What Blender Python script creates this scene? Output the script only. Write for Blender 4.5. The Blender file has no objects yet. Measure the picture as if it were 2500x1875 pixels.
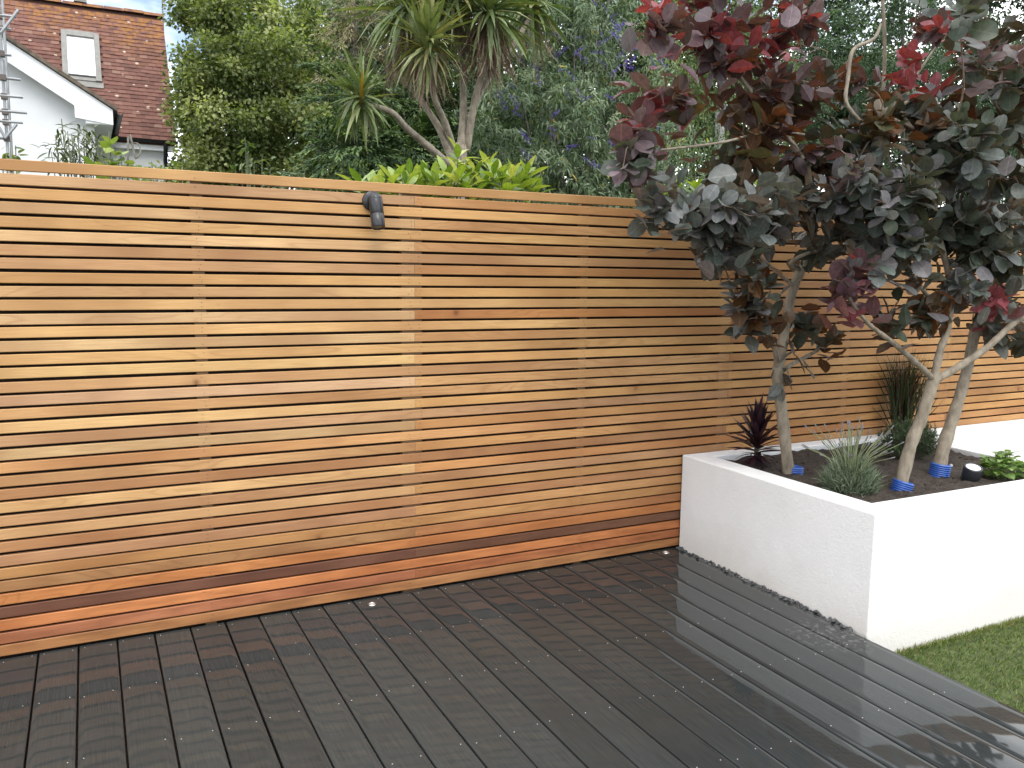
import bpy, bmesh, math, random
import numpy as np
from mathutils import Vector, Matrix

S = bpy.context.scene
COL = S.collection
rad = math.radians

# ------------------------------------------------------------------ camera
FPX = 2047.0                                   # focal length in photo pixels (2500 wide)
CAM = np.array([0.0, -3.7694, 1.5511])
CR = np.array([0.89309831, -0.44969064, 0.01239887])
CU = np.array([0.04662894, 0.11994913, 0.9916844])
CF = np.array([0.44743842, 0.88509352, -0.12809497])
cd = bpy.data.cameras.new('camera')
cam = bpy.data.objects.new('camera', cd)
COL.objects.link(cam)
cd.sensor_fit = 'HORIZONTAL'
cd.sensor_width = 36.0
cd.lens = FPX / 2500 * 36.0
cd.clip_start = 0.05
cd.clip_end = 3000
cam.matrix_world = Matrix(((CR[0], CU[0], -CF[0], CAM[0]), (CR[1], CU[1], -CF[1], CAM[1]),
                           (CR[2], CU[2], -CF[2], CAM[2]), (0, 0, 0, 1)))
S.camera = cam

# ------------------------------------------------------------------ sky, sun, exposure
SUN_EL, SUN_AZ = rad(56), rad(194)             # azimuth clockwise from +Y (behind the camera, to its right)
W = bpy.data.worlds.new('World')
S.world = W
W.use_nodes = True
wn = W.node_tree.nodes
wl = W.node_tree.links
wn.clear()
wo = wn.new('ShaderNodeOutputWorld')
bg = wn.new('ShaderNodeBackground')
bg.inputs['Strength'].default_value = 0.075
sky = wn.new('ShaderNodeTexSky')
sky.sky_type = 'NISHITA'
sky.sun_disc = False
sky.sun_elevation = SUN_EL
sky.sun_rotation = SUN_AZ
tc = wn.new('ShaderNodeTexCoord')
cm = wn.new('ShaderNodeMapping')
cm.inputs['Scale'].default_value = (1.0, 1.0, 2.2)
cm.inputs['Location'].default_value = (3.4, 1.8, 0.74)
cn = wn.new('ShaderNodeTexNoise')
cn.inputs['Scale'].default_value = 2.3
cn.inputs['Detail'].default_value = 7
cn.inputs['Roughness'].default_value = 0.55
cr = wn.new('ShaderNodeValToRGB')
cr.color_ramp.elements[0].position = 0.36
cr.color_ramp.elements[1].position = 0.60
cx = wn.new('ShaderNodeMix')
cx.data_type = 'RGBA'
cx.inputs['B'].default_value = (20.0, 20.2, 20.4, 1)
wl.new(tc.outputs['Generated'], cm.inputs['Vector'])
wl.new(cm.outputs['Vector'], cn.inputs['Vector'])
wl.new(cn.outputs['Fac'], cr.inputs['Fac'])
wl.new(cr.outputs['Color'], cx.inputs['Factor'])
wl.new(sky.outputs['Color'], cx.inputs['A'])
wl.new(cx.outputs['Result'], bg.inputs['Color'])
wl.new(bg.outputs['Background'], wo.inputs['Surface'])

sd = bpy.data.lights.new('sun', 'SUN')
sd.energy = 0.66
sd.angle = rad(28)
sd.color = (1.0, 0.95, 0.87)
sun = bpy.data.objects.new('sun', sd)
COL.objects.link(sun)
sv = Vector((math.sin(SUN_AZ) * math.cos(SUN_EL), math.cos(SUN_AZ) * math.cos(SUN_EL), math.sin(SUN_EL)))
sun.rotation_euler = sv.to_track_quat('Z', 'Y').to_euler()
sun.location = sv * 30
S.view_settings.view_transform = 'Standard'
S.view_settings.look = 'None'
S.view_settings.exposure = 1.40
S.view_settings.gamma = 1.0
S.view_settings.use_curve_mapping = False
S.render.engine = 'CYCLES'
S.cycles.max_bounces = 8
S.cycles.transparent_max_bounces = 8
S.cycles.use_denoising = True

# ------------------------------------------------------------------ helpers
R = random.Random(7)
N = np.random.RandomState(11)


def ray(px, py):
    return CF + CR * (px - 1250) / FPX + CU * (937.5 - py) / FPX


def at(px, py, Y):
    """photo pixel -> point in the vertical plane Y = const"""
    d = ray(px, py)
    return CAM + d * (Y - CAM[1]) / d[1]


def at_z(px, py, z):
    d = ray(px, py)
    return CAM + d * (z - CAM[2]) / d[2]


def at_plane(px, py, p0, n):
    d = ray(px, py)
    return CAM + d * (np.dot(np.asarray(p0) - CAM, n) / np.dot(d, n))


def depth(P):
    return float(np.dot(np.asarray(P) - CAM, CF))


def pix(P):
    v = np.asarray(P) - CAM
    z = v @ CF
    return 1250 + FPX * (v @ CR) / z, 937.5 - FPX * (v @ CU) / z, z


def srgb(r, g, b, k=1.0):
    f = lambda c: (c / 255 / 12.92 if c / 255 <= 0.04045 else ((c / 255 + 0.055) / 1.055) ** 2.4) * k
    return (f(r), f(g), f(b), 1.0)


def thing(name, label, cat, loc=(0, 0, 0), group=None):
    o = bpy.data.objects.new(name, None)
    COL.objects.link(o)
    o.empty_display_size = 0.1
    o.location = Vector([float(c) for c in loc])
    o['label'] = label
    o['category'] = cat
    if group:
        o['group'] = group
    return o


def struct_empty(name, loc=(0, 0, 0)):
    o = bpy.data.objects.new(name, None)
    COL.objects.link(o)
    o.location = loc
    o['kind'] = 'structure'
    return o


def world_origin(o):
    v = Vector((0, 0, 0))
    while o is not None:
        v = v + o.location
        o = o.parent
    return v


def link(name, me, mat=None, parent=None, M=None, color=None, kind=None):
    """a mesh object whose geometry (or matrix M) is given in world space"""
    o = bpy.data.objects.new(name, me)
    COL.objects.link(o)
    if mat is not None and len(me.materials) == 0:
        me.materials.append(mat)
    off = Vector((0, 0, 0))
    if parent is not None:
        off = world_origin(parent)
        o.parent = parent
    if M is None:
        o.location = -off
    else:
        o.matrix_basis = Matrix.Translation(-off) @ M
    if color is not None:
        o.color = color
    if kind:
        o['kind'] = kind
    return o


def np_mesh(name, V, F, uv=None, var=None, smooth=True):
    """V (n,3); F (m,3) or (m,4) int arrays"""
    V = np.asarray(V, np.float32)
    F = np.asarray(F, np.int32)
    me = bpy.data.meshes.new(name)
    k = F.shape[1]
    me.vertices.add(len(V))
    me.vertices.foreach_set('co', V.ravel())
    me.loops.add(F.size)
    me.loops.foreach_set('vertex_index', F.ravel())
    me.polygons.add(len(F))
    me.polygons.foreach_set('loop_start', np.arange(0, F.size, k, dtype=np.int32))
    me.polygons.foreach_set('loop_total', np.full(len(F), k, np.int32))
    me.polygons.foreach_set('use_smooth', np.full(len(F), smooth))
    if uv is not None:
        l = me.uv_layers.new(name='UVMap')
        l.data.foreach_set('uv', np.asarray(uv, np.float32)[F.ravel()].ravel())
    if var is not None:
        a = me.attributes.new('var', 'FLOAT', 'POINT')
        a.data.foreach_set('value', np.asarray(var, np.float32))
    me.update(calc_edges=True)
    return me


class MB:
    """collects simple shapes into one mesh"""

    def __init__(self):
        self.v = []
        self.f = []
        self.s = []

    def add(self, V, F, smooth=False):
        b = len(self.v)
        self.v += [tuple(float(c) for c in p) for p in V]
        self.f += [tuple(i + b for i in q) for q in F]
        self.s += [smooth] * len(F)

    def box(self, lo, hi):
        x0, y0, z0 = lo
        x1, y1, z1 = hi
        self.hexa([(x0, y0, z0), (x1, y0, z0), (x1, y1, z0), (x0, y1, z0),
                   (x0, y0, z1), (x1, y0, z1), (x1, y1, z1), (x0, y1, z1)])

    def hexa(self, P):
        self.add(P, [(0, 3, 2, 1), (4, 5, 6, 7), (0, 1, 5, 4), (1, 2, 6, 5), (2, 3, 7, 6), (3, 0, 4, 7)])

    def bar(self, a, b, w, h, up=(0, 0, 1)):
        a, b = Vector(a), Vector(b)
        d = (b - a).normalized()
        s = d.cross(Vector(up)).normalized() * (w / 2)
        u = s.cross(d).normalized() * (h / 2)
        self.hexa([a - s - u, a + s - u, b + s - u, b - s - u, a - s + u, a + s + u, b + s + u, b - s + u])

    def tube(self, P, r, n=8, caps=True):
        P = [Vector([float(c) for c in p]) for p in P]
        if not hasattr(r, '__len__'):
            r = [r] * len(P)
        V, F = [], []
        ref = None
        for i, p in enumerate(P):
            t = (P[min(i + 1, len(P) - 1)] - P[max(i - 1, 0)]).normalized()
            if ref is None:
                ref = t.orthogonal().normalized()
            ref = (ref - t * ref.dot(t))
            ref = ref.normalized() if ref.length > 1e-6 else t.orthogonal().normalized()
            b = t.cross(ref)
            for k in range(n):
                a = 2 * math.pi * k / n
                V.append(p + (ref * math.cos(a) + b * math.sin(a)) * r[i])
        for i in range(len(P) - 1):
            for k in range(n):
                k2 = (k + 1) % n
                F.append((i * n + k, i * n + k2, (i + 1) * n + k2, (i + 1) * n + k))
        self.add(V, F, True)
        if caps:
            self.add(V[:n], [tuple(range(n))[::-1]])
            self.add(V[-n:], [tuple(range(n))])

    def lathe(self, prof, c, axis=(0, 0, 1), n=20, smooth=True):
        """prof: [(radius, height)] along axis from c"""
        ax = Vector(axis).normalized()
        e = ax.orthogonal().normalized()
        g = ax.cross(e)
        c = Vector([float(x) for x in c])
        V, F = [], []
        for (r_, h) in prof:
            for k in range(n):
                a = 2 * math.pi * k / n
                V.append(c + ax * h + (e * math.cos(a) + g * math.sin(a)) * max(r_, 1e-4))
        for i in range(len(prof) - 1):
            for k in range(n):
                k2 = (k + 1) % n
                F.append((i * n + k, i * n + k2, (i + 1) * n + k2, (i + 1) * n + k))
        self.add(V, F, smooth)

    def mesh(self, name):
        me = bpy.data.meshes.new(name)
        me.from_pydata(self.v, [], self.f)
        me.polygons.foreach_set('use_smooth', self.s)
        me.update()
        return me

    def build(self, name, mat, parent=None, color=None, kind=None):
        return link(name, self.mesh(name), mat, parent, None, color, kind)


def spline(P, n=6):
    """Catmull-Rom resample of a list of points"""
    P = [np.asarray(p, float) for p in P]
    Q = [2 * P[0] - P[1]] + P + [2 * P[-1] - P[-2]]
    out = []
    for i in range(1, len(Q) - 2):
        a, b, c, d = Q[i - 1:i + 3]
        for k in range(n):
            t = k / n
            out.append(0.5 * (2 * b + (c - a) * t + (2 * a - 5 * b + 4 * c - d) * t * t + (3 * b - a - 3 * c + d) * t ** 3))
    out.append(P[-1])
    return out


def lerp_list(L, n):
    x = np.linspace(0, len(L) - 1, n)
    return list(np.interp(x, np.arange(len(L)), L))


# ------------------------------------------------------------------ materials
def new_mat(name):
    m = bpy.data.materials.new(name)
    m.use_nodes = True
    nt = m.node_tree
    nt.nodes.clear()
    out = nt.nodes.new('ShaderNodeOutputMaterial')
    b = nt.nodes.new('ShaderNodeBsdfPrincipled')
    nt.links.new(b.outputs['BSDF'], out.inputs['Surface'])
    return m, nt, b, out


def nd(nt, t, **kw):
    n = nt.nodes.new(t)
    for k, v in kw.items():
        if k in n.inputs:
            n.inputs[k].default_value = v
        else:
            setattr(n, k, v)
    return n


def ramp(nt, stops, fac=None, interp='LINEAR'):
    r = nt.nodes.new('ShaderNodeValToRGB')
    r.color_ramp.interpolation = interp
    e = r.color_ramp.elements
    while len(e) < len(stops):
        e.new(0.5)
    for k, (p, c) in enumerate(stops):
        e[k].position = p
        e[k].color = c if len(c) == 4 else (*c, 1)
    if fac is not None:
        nt.links.new(fac, r.inputs['Fac'])
    return r


def mixc(nt, fac, a, b, mode='MIX'):
    m = nt.nodes.new('ShaderNodeMix')
    m.data_type = 'RGBA'
    m.blend_type = mode
    for sock, v in (('Factor', fac), ('A', a), ('B', b)):
        if isinstance(v, (float, int)):
            m.inputs[sock].default_value = v
        elif isinstance(v, tuple):
            m.inputs[sock].default_value = v if len(v) == 4 else (*v, 1)
        else:
            nt.links.new(v, m.inputs[sock])
    return m.outputs['Result']


def mathn(nt, op, a, b=0.0, c=None):
    m = nt.nodes.new('ShaderNodeMath')
    m.operation = op
    for i, v in enumerate((a, b, c)):
        if v is None:
            continue
        if isinstance(v, (float, int)):
            m.inputs[i].default_value = v
        else:
            nt.links.new(v, m.inputs[i])
    return m.outputs[0]


def bump(nt, b, h, strength=0.2, dist=0.01):
    n = nd(nt, 'ShaderNodeBump', Strength=strength, Distance=dist)
    nt.links.new(h, n.inputs['Height'])
    nt.links.new(n.outputs['Normal'], b.inputs['Normal'])
    return n


def simple(name, col, rough=0.5, metal=0.0, noise=0.0, scale=20.0, bmp=0.0):
    m, nt, b, out = new_mat(name)
    b.inputs['Roughness'].default_value = rough
    b.inputs['Metallic'].default_value = metal
    c = col if len(col) == 4 else (*col, 1)
    if noise or bmp:
        g = nd(nt, 'ShaderNodeNewGeometry')
        n = nd(nt, 'ShaderNodeTexNoise', Scale=scale, Detail=5.0)
        nt.links.new(g.outputs['Position'], n.inputs['Vector'])
        lo = tuple(x * (1 - noise) for x in c[:3])
        hi = tuple(min(1, x * (1 + noise)) for x in c[:3])
        r = ramp(nt, [(0.3, lo), (0.7, hi)], n.outputs['Fac'])
        nt.links.new(r.outputs['Color'], b.inputs['Base Color'])
        if bmp:
            bump(nt, b, n.outputs['Fac'], bmp)
    else:
        b.inputs['Base Color'].default_value = c
    return m


def cedar_mat():
    m, nt, b, out = new_mat('cedar')
    oi = nd(nt, 'ShaderNodeObjectInfo')
    g = nd(nt, 'ShaderNodeNewGeometry')
    off = nd(nt, 'ShaderNodeVectorMath', operation='SCALE')
    cmb = nd(nt, 'ShaderNodeCombineXYZ')
    nt.links.new(mathn(nt, 'MULTIPLY', oi.outputs['Random'], 137.0), cmb.inputs['X'])
    nt.links.new(mathn(nt, 'MULTIPLY', oi.outputs['Random'], 31.0), cmb.inputs['Y'])
    nt.links.new(mathn(nt, 'MULTIPLY', oi.outputs['Random'], 77.0), cmb.inputs['Z'])
    add = nd(nt, 'ShaderNodeVectorMath', operation='ADD')
    nt.links.new(g.outputs['Position'], add.inputs[0])
    nt.links.new(cmb.outputs['Vector'], add.inputs[1])

    def noise(scale3, sc, det=4.0, dist=0.0):
        mp = nd(nt, 'ShaderNodeMapping')
        mp.inputs['Scale'].default_value = scale3
        nt.links.new(add.outputs['Vector'], mp.inputs['Vector'])
        n = nd(nt, 'ShaderNodeTexNoise', Scale=sc, Detail=det, Distortion=dist)
        nt.links.new(mp.outputs['Vector'], n.inputs['Vector'])
        return n.outputs['Fac']
    big = noise((1, 1, 1), 1.6, 3)                 # tone drift along the board
    fine = noise((1.2, 40, 40), 7.0, 5)            # straight grain
    # cathedral figure: bands of a slowly warped height field
    warp = noise((0.9, 6, 6), 1.3, 2, 0.4)
    band = mathn(nt, 'SINE', mathn(nt, 'MULTIPLY', warp, 85.0))
    band = mathn(nt, 'MULTIPLY', mathn(nt, 'ADD', band, 1.0), 0.5)
    band = mathn(nt, 'POWER', band, 5.0)
    sel = noise((0.35, 0.2, 0.2), 1.0, 0)
    selr = ramp(nt, [(0.50, (0, 0, 0)), (0.62, (1, 1, 1))], sel)
    band = mathn(nt, 'MULTIPLY', band, selr.outputs['Color'])
    c0 = oi.outputs['Color']
    dark = mixc(nt, 1.0, c0, (0.62, 0.52, 0.45), 'MULTIPLY')
    lite = mixc(nt, 1.0, c0, (1.13, 1.15, 1.14), 'MULTIPLY')
    r1 = ramp(nt, [(0.36, (0, 0, 0)), (0.66, (1, 1, 1))], big)
    c1 = mixc(nt, r1.outputs['Color'], mixc(nt, 0.72, c0, dark), lite)
    r2 = ramp(nt, [(0.38, (0, 0, 0)), (0.75, (1, 1, 1))], fine)
    c2 = mixc(nt, mathn(nt, 'MULTIPLY', r2.outputs['Color'], 0.48), c1, dark)
    c3 = mixc(nt, mathn(nt, 'MULTIPLY', band, 0.42), c2, dark)
    # knots: sparse dark ovals with a soft halo
    mp = nd(nt, 'ShaderNodeMapping')
    mp.inputs['Scale'].default_value = (1.0, 0.0, 1.0)
    nt.links.new(add.outputs['Vector'], mp.inputs['Vector'])
    vo = nd(nt, 'ShaderNodeTexVoronoi', Scale=3.0)
    nt.links.new(mp.outputs['Vector'], vo.inputs['Vector'])
    kd = mathn(nt, 'ADD', vo.outputs['Distance'], mathn(nt, 'MULTIPLY', mathn(nt, 'SUBTRACT', fine, 0.5), 0.05))
    kr = ramp(nt, [(0.02, (1, 1, 1)), (0.04, (0.6, 0.6, 0.6)), (0.07, (0.28, 0.28, 0.28)), (0.22, (0, 0, 0))], kd)
    ks = nd(nt, 'ShaderNodeSeparateColor')
    nt.links.new(vo.outputs['Color'], ks.inputs['Color'])
    kon = mathn(nt, 'GREATER_THAN', ks.outputs['Red'], 0.58)
    kf = mathn(nt, 'MULTIPLY', mathn(nt, 'MULTIPLY', kr.outputs['Color'], kon), 0.8)
    c4 = mixc(nt, kf, c3, mixc(nt, 1.0, c0, (0.28, 0.17, 0.12), 'MULTIPLY'))
    # speckled grime on some boards
    gr = noise((3, 22, 22), 9.0, 3)
    grr = ramp(nt, [(0.66, (0, 0, 0)), (0.74, (1, 1, 1))], gr)
    gsel = ramp(nt, [(0.52, (0, 0, 0)), (0.66, (1, 1, 1))], noise((0.6, 0.3, 2.5), 1.2, 1))
    gf = mathn(nt, 'MULTIPLY', mathn(nt, 'MULTIPLY', grr.outputs['Color'], gsel.outputs['Color']), 0.35)
    c5 = mixc(nt, gf, c4, (0.05, 0.035, 0.025))
    # splash-back staining on the lowest boards
    sxz = nd(nt, 'ShaderNodeSeparateXYZ')
    nt.links.new(g.outputs['Position'], sxz.inputs['Vector'])
    low = ramp(nt, [(0.0, (1, 1, 1)), (0.10, (0.8,) * 3), (0.45, (0.15,) * 3), (0.75, (0, 0, 0))], sxz.outputs['Z'])
    blot = ramp(nt, [(0.42, (0, 0, 0)), (0.66, (1, 1, 1))], noise((1.0, 4, 7), 4.5, 5))
    c5 = mixc(nt, mathn(nt, 'MULTIPLY', mathn(nt, 'MULTIPLY', blot.outputs['Color'], low.outputs['Color']), 0.55), c5, mixc(nt, 1.0, c0, (0.36, 0.30, 0.26), 'MULTIPLY'))
    nt.links.new(c5, b.inputs['Base Color'])
    rr = ramp(nt, [(0.3, (0.42,) * 3), (0.7, (0.6,) * 3)], fine)
    nt.links.new(rr.outputs['Color'], b.inputs['Roughness'])
    b.inputs['Specular IOR Level'].default_value = 0.35
    bump(nt, b, fine, 0.12, 0.002)
    return m


def deck_mat():
    m, nt, b, out = new_mat('composite_deck')
    oi = nd(nt, 'ShaderNodeObjectInfo')
    g = nd(nt, 'ShaderNodeNewGeometry')
    mp = nd(nt, 'ShaderNodeMapping')
    mp.inputs['Scale'].default_value = (90, 2.0, 30)
    nt.links.new(g.outputs['Position'], mp.inputs['Vector'])
    n1 = nd(nt, 'ShaderNodeTexNoise', Scale=3.0, Detail=4.0)
    nt.links.new(mp.outputs['Vector'], n1.inputs['Vector'])
    n2 = nd(nt, 'ShaderNodeTexNoise', Scale=2.2, Detail=6.0)
    nt.links.new(g.outputs['Position'], n2.inputs['Vector'])
    n3 = nd(nt, 'ShaderNodeTexNoise', Scale=420.0, Detail=2.0)
    nt.links.new(g.outputs['Position'], n3.inputs['Vector'])
    r1 = ramp(nt, [(0.3, (0.021, 0.0235, 0.0232)), (0.7, (0.032, 0.035, 0.0345))], n1.outputs['Fac'])
    tone = mathn(nt, 'MULTIPLY_ADD', oi.outputs['Random'], 0.25, 0.9)
    v = nd(nt, 'ShaderNodeCombineColor')
    for k in ('Red', 'Green', 'Blue'):
        nt.links.new(tone, v.inputs[k])
    c = mixc(nt, 1.0, r1.outputs['Color'], v.outputs['Color'], 'MULTIPLY')
    st = ramp(nt, [(0.62, (0, 0, 0)), (0.75, (1, 1, 1))], n2.outputs['Fac'])
    c = mixc(nt, mathn(nt, 'MULTIPLY', st.outputs['Color'], 0.25), c, (0.045, 0.045, 0.043))
    # dried silt patches near the planter corner and a few lime specks
    vo = nd(nt, 'ShaderNodeTexVoronoi', Scale=6.0)
    nt.links.new(g.outputs['Position'], vo.inputs['Vector'])
    sp = ramp(nt, [(0.010, (1, 1, 1)), (0.018, (0, 0, 0))], vo.outputs['Distance'])
    c = mixc(nt, mathn(nt, 'MULTIPLY', sp.outputs['Color'], 0.7), c, (0.35, 0.35, 0.34))
    # dried silt left on the boards by the planter's corner
    dv = nd(nt, 'ShaderNodeVectorMath', operation='DISTANCE')
    nt.links.new(g.outputs['Position'], dv.inputs[0])
    dv.inputs[1].default_value = (2.86, -1.26, 0.0)
    near = ramp(nt, [(0.05, (1, 1, 1)), (0.22, (0, 0, 0))], dv.outputs['Value'])
    sn = nd(nt, 'ShaderNodeTexNoise', Scale=38.0, Detail=4.0)
    nt.links.new(g.outputs['Position'], sn.inputs['Vector'])
    sm = ramp(nt, [(0.52, (0, 0, 0)), (0.60, (1, 1, 1))], sn.outputs['Fac'])
    c = mixc(nt, mathn(nt, 'MULTIPLY', mathn(nt, 'MULTIPLY', near.outputs['Color'], sm.outputs['Color']), 0.5), c, (0.16, 0.16, 0.155))
    nt.links.new(c, b.inputs['Base Color'])
    rr = ramp(nt, [(0.35, (0.015,) * 3), (0.7, (0.06,) * 3)], n2.outputs['Fac'])
    # the boards left of the planter have drained and half dried: paler and a little duller
    px = nd(nt, 'ShaderNodeSeparateXYZ')
    nt.links.new(g.outputs['Position'], px.inputs['Vector'])
    wx = mathn(nt, 'ADD', px.outputs['X'], mathn(nt, 'MULTIPLY', mathn(nt, 'SUBTRACT', n2.outputs['Fac'], 0.5), 1.6))
    dry = ramp(nt, [(0.30, (1, 1, 1)), (0.48, (0, 0, 0))], mathn(nt, 'DIVIDE', wx, 4.0))
    c = mixc(nt, dry.outputs['Color'], c, mixc(nt, 1.0, c, (1.22, 1.24, 1.24), 'MULTIPLY'))
    nt.links.new(c, b.inputs['Base Color'])
    nt.links.new(mathn(nt, 'MULTIPLY_ADD', dry.outputs['Color'], 0.010, rr.outputs['Color']), b.inputs['Roughness'])
    b.inputs['IOR'].default_value = 1.34
    # gentle waviness of the wet boards
    w = nd(nt, 'ShaderNodeTexNoise', Scale=5.0, Detail=2.0)
    nt.links.new(g.outputs['Position'], w.inputs['Vector'])
    h = mathn(nt, 'ADD', mathn(nt, 'MULTIPLY', w.outputs['Fac'], 0.5), mathn(nt, 'MULTIPLY', n3.outputs['Fac'], 0.004))
    bump(nt, b, h, 0.35, 0.004)
    return m


def render_mat(name='white_render', tint=(0.75, 0.75, 0.735)):
    m, nt, b, out = new_mat(name)
    g = nd(nt, 'ShaderNodeNewGeometry')
    n1 = nd(nt, 'ShaderNodeTexNoise', Scale=2.6, Detail=7.0, Roughness=0.6)
    n2 = nd(nt, 'ShaderNodeTexNoise', Scale=170.0, Detail=3.0)
    n3 = nd(nt, 'ShaderNodeTexNoise', Scale=45.0, Detail=3.0)
    for n in (n1, n2, n3):
        nt.links.new(g.outputs['Position'], n.inputs['Vector'])
    r = ramp(nt, [(0.30, tuple(t * 0.93 for t in tint)), (0.55, tint), (0.8, tuple(t * 1.03 for t in tint))], n1.outputs['Fac'])
    # rain splash stain in the bottom hand's breadth
    sx = nd(nt, 'ShaderNodeSeparateXYZ')
    nt.links.new(g.outputs['Position'], sx.inputs['Vector'])
    zz = mathn(nt, 'ADD', sx.outputs['Z'], mathn(nt, 'MULTIPLY', mathn(nt, 'SUBTRACT', n1.outputs['Fac'], 0.5), 0.35))
    sr = ramp(nt, [(0.0, (0.75,) * 3), (0.10, (0.38,) * 3), (0.26, (0, 0, 0))], zz)
    c = mixc(nt, sr.outputs['Color'], r.outputs['Color'], (0.60, 0.57, 0.52))
    nt.links.new(c, b.inputs['Base Color'])
    b.inputs['Roughness'].default_value = 0.85
    h = mathn(nt, 'ADD', mathn(nt, 'MULTIPLY', n2.outputs['Fac'], 0.6), mathn(nt, 'MULTIPLY', n3.outputs['Fac'], 0.6))
    bump(nt, b, h, 0.5, 0.006)
    return m


def leaf_mat(name, stops, rough=0.45, trans=0.35, tcol=(1.1, 1.2, 0.5), objcolor=False, vein=0.0, spec=0.4):
    """leaf: colour from the mesh's 'var' attribute through a ramp, or from the object's own colour; part of the light passes through"""
    m, nt, b, out = new_mat(name)
    if objcolor:
        oi = nd(nt, 'ShaderNodeObjectInfo')
        c = oi.outputs['Color']
    else:
        a = nd(nt, 'ShaderNodeAttribute', attribute_name='var')
        c = ramp(nt, stops, a.outputs['Fac']).outputs['Color']
    g = nd(nt, 'ShaderNodeNewGeometry')
    n = nd(nt, 'ShaderNodeTexNoise', Scale=60.0, Detail=3.0)
    nt.links.new(g.outputs['Position'], n.inputs['Vector'])
    r = ramp(nt, [(0.3, (0.78,) * 3), (0.7, (1.2,) * 3)], n.outputs['Fac'])
    c = mixc(nt, 1.0, c, r.outputs['Color'], 'MULTIPLY')
    if vein:
        u = nd(nt, 'ShaderNodeUVMap')
        sx = nd(nt, 'ShaderNodeSeparateXYZ')
        nt.links.new(u.outputs['UV'], sx.inputs['Vector'])
        d = mathn(nt, 'ABSOLUTE', mathn(nt, 'SUBTRACT', sx.outputs['Y'], 0.5))
        mid = mathn(nt, 'LESS_THAN', d, 0.022)
        side = mathn(nt, 'SINE', mathn(nt, 'MULTIPLY', mathn(nt, 'SUBTRACT', sx.outputs['X'], mathn(nt, 'MULTIPLY', d, 0.7)), 52.0))
        side = mathn(nt, 'MULTIPLY', mathn(nt, 'GREATER_THAN', side, 0.90), 0.35)
        f = mathn(nt, 'MULTIPLY', mathn(nt, 'MAXIMUM', mid, side), vein)
        c = mixc(nt, f, c, mixc(nt, 1.0, c, (2.2, 1.9, 1.8), 'MULTIPLY'))
    nt.links.new(c, b.inputs['Base Color'])
    b.inputs['Roughness'].default_value = rough
    b.inputs['Specular IOR Level'].default_value = spec
    if trans > 0:
        t = nd(nt, 'ShaderNodeBsdfTranslucent')
        nt.links.new(mixc(nt, 1.0, c, tcol, 'MULTIPLY'), t.inputs['Color'])
        mx = nd(nt, 'ShaderNodeMixShader', Fac=trans)
        nt.links.new(b.outputs['BSDF'], mx.inputs[1])
        nt.links.new(t.outputs['BSDF'], mx.inputs[2])
        nt.links.new(mx.outputs['Shader'], out.inputs['Surface'])
    return m


def bark_mat(name, lo, hi, scale=18.0, stretch=(1, 1, 0.25), rough=0.85, bmp=0.4):
    m, nt, b, out = new_mat(name)
    g = nd(nt, 'ShaderNodeNewGeometry')
    mp = nd(nt, 'ShaderNodeMapping')
    mp.inputs['Scale'].default_value = stretch
    nt.links.new(g.outputs['Position'], mp.inputs['Vector'])
    n = nd(nt, 'ShaderNodeTexNoise', Scale=scale, Detail=7.0, Roughness=0.6)
    nt.links.new(mp.outputs['Vector'], n.inputs['Vector'])
    r = ramp(nt, [(0.3, lo), (0.62, hi)], n.outputs['Fac'])
    v = nd(nt, 'ShaderNodeTexVoronoi', Scale=scale * 2.2)
    nt.links.new(g.outputs['Position'], v.inputs['Vector'])
    vr = ramp(nt, [(0.06, (1, 1, 1)), (0.16, (0, 0, 0))], v.outputs['Distance'])
    c = mixc(nt, mathn(nt, 'MULTIPLY', vr.outputs['Color'], 0.5), r.outputs['Color'], tuple(x * 0.5 for x in lo))
    nt.links.new(c, b.inputs['Base Color'])
    b.inputs['Roughness'].default_value = rough
    bump(nt, b, n.outputs['Fac'], bmp, 0.006)
    return m


MAT = {}
MAT['cedar'] = cedar_mat()
MAT['deck'] = deck_mat()
MAT['render'] = render_mat()
MAT['back'] = simple('old_fence_timber', (0.022, 0.014, 0.009), 0.9, noise=0.4, scale=12)
MAT['black'] = simple('black_powder_coat', (0.018, 0.019, 0.022), 0.32)
MAT['lens'] = simple('lamp_lens', (0.10, 0.095, 0.085), 0.15)
MAT['steel'] = simple('brushed_steel', (0.62, 0.62, 0.6), 0.25, 1.0)
MAT['screw'] = simple('screw_head', (0.5, 0.5, 0.49), 0.35, 0.6)
MAT['soil'] = simple('dark_soil', (0.034, 0.0245, 0.017), 0.95, noise=0.6, scale=70, bmp=0.8)
MAT['gravel'] = simple('slate_chippings', (0.05, 0.051, 0.052), 0.6, noise=0.6, scale=60, bmp=0.3)
MAT['blue'] = simple('blue_plastic_pipe', (0.026, 0.088, 0.34), 0.4, noise=0.15, scale=60)
MAT['ground'] = simple('garden_ground', (0.05, 0.06, 0.03), 0.95, noise=0.5, scale=3)
MAT['nail'] = simple('nail_head', (0.05, 0.04, 0.035), 0.6)
MAT['smokebark'] = bark_mat('smoke_bush_bark', (0.125, 0.10, 0.07), (0.26, 0.22, 0.165), 34.0, (1, 1, 0.35), 0.8, 0.25)
MAT['twig'] = bark_mat('smoke_bush_twig', (0.11, 0.065, 0.05), (0.24, 0.17, 0.125), 40.0, (1, 1, 0.5), 0.75, 0.1)
MAT['greybark'] = bark_mat('grey_bark', (0.09, 0.08, 0.065), (0.24, 0.22, 0.19), 14.0)
MAT['palmbark'] = bark_mat('palm_bark', (0.13, 0.105, 0.075), (0.30, 0.26, 0.20), 20.0, (1, 1, 0.6))
MAT['darkbark'] = bark_mat('dark_bark', (0.035, 0.028, 0.02), (0.10, 0.085, 0.065), 9.0)

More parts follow.
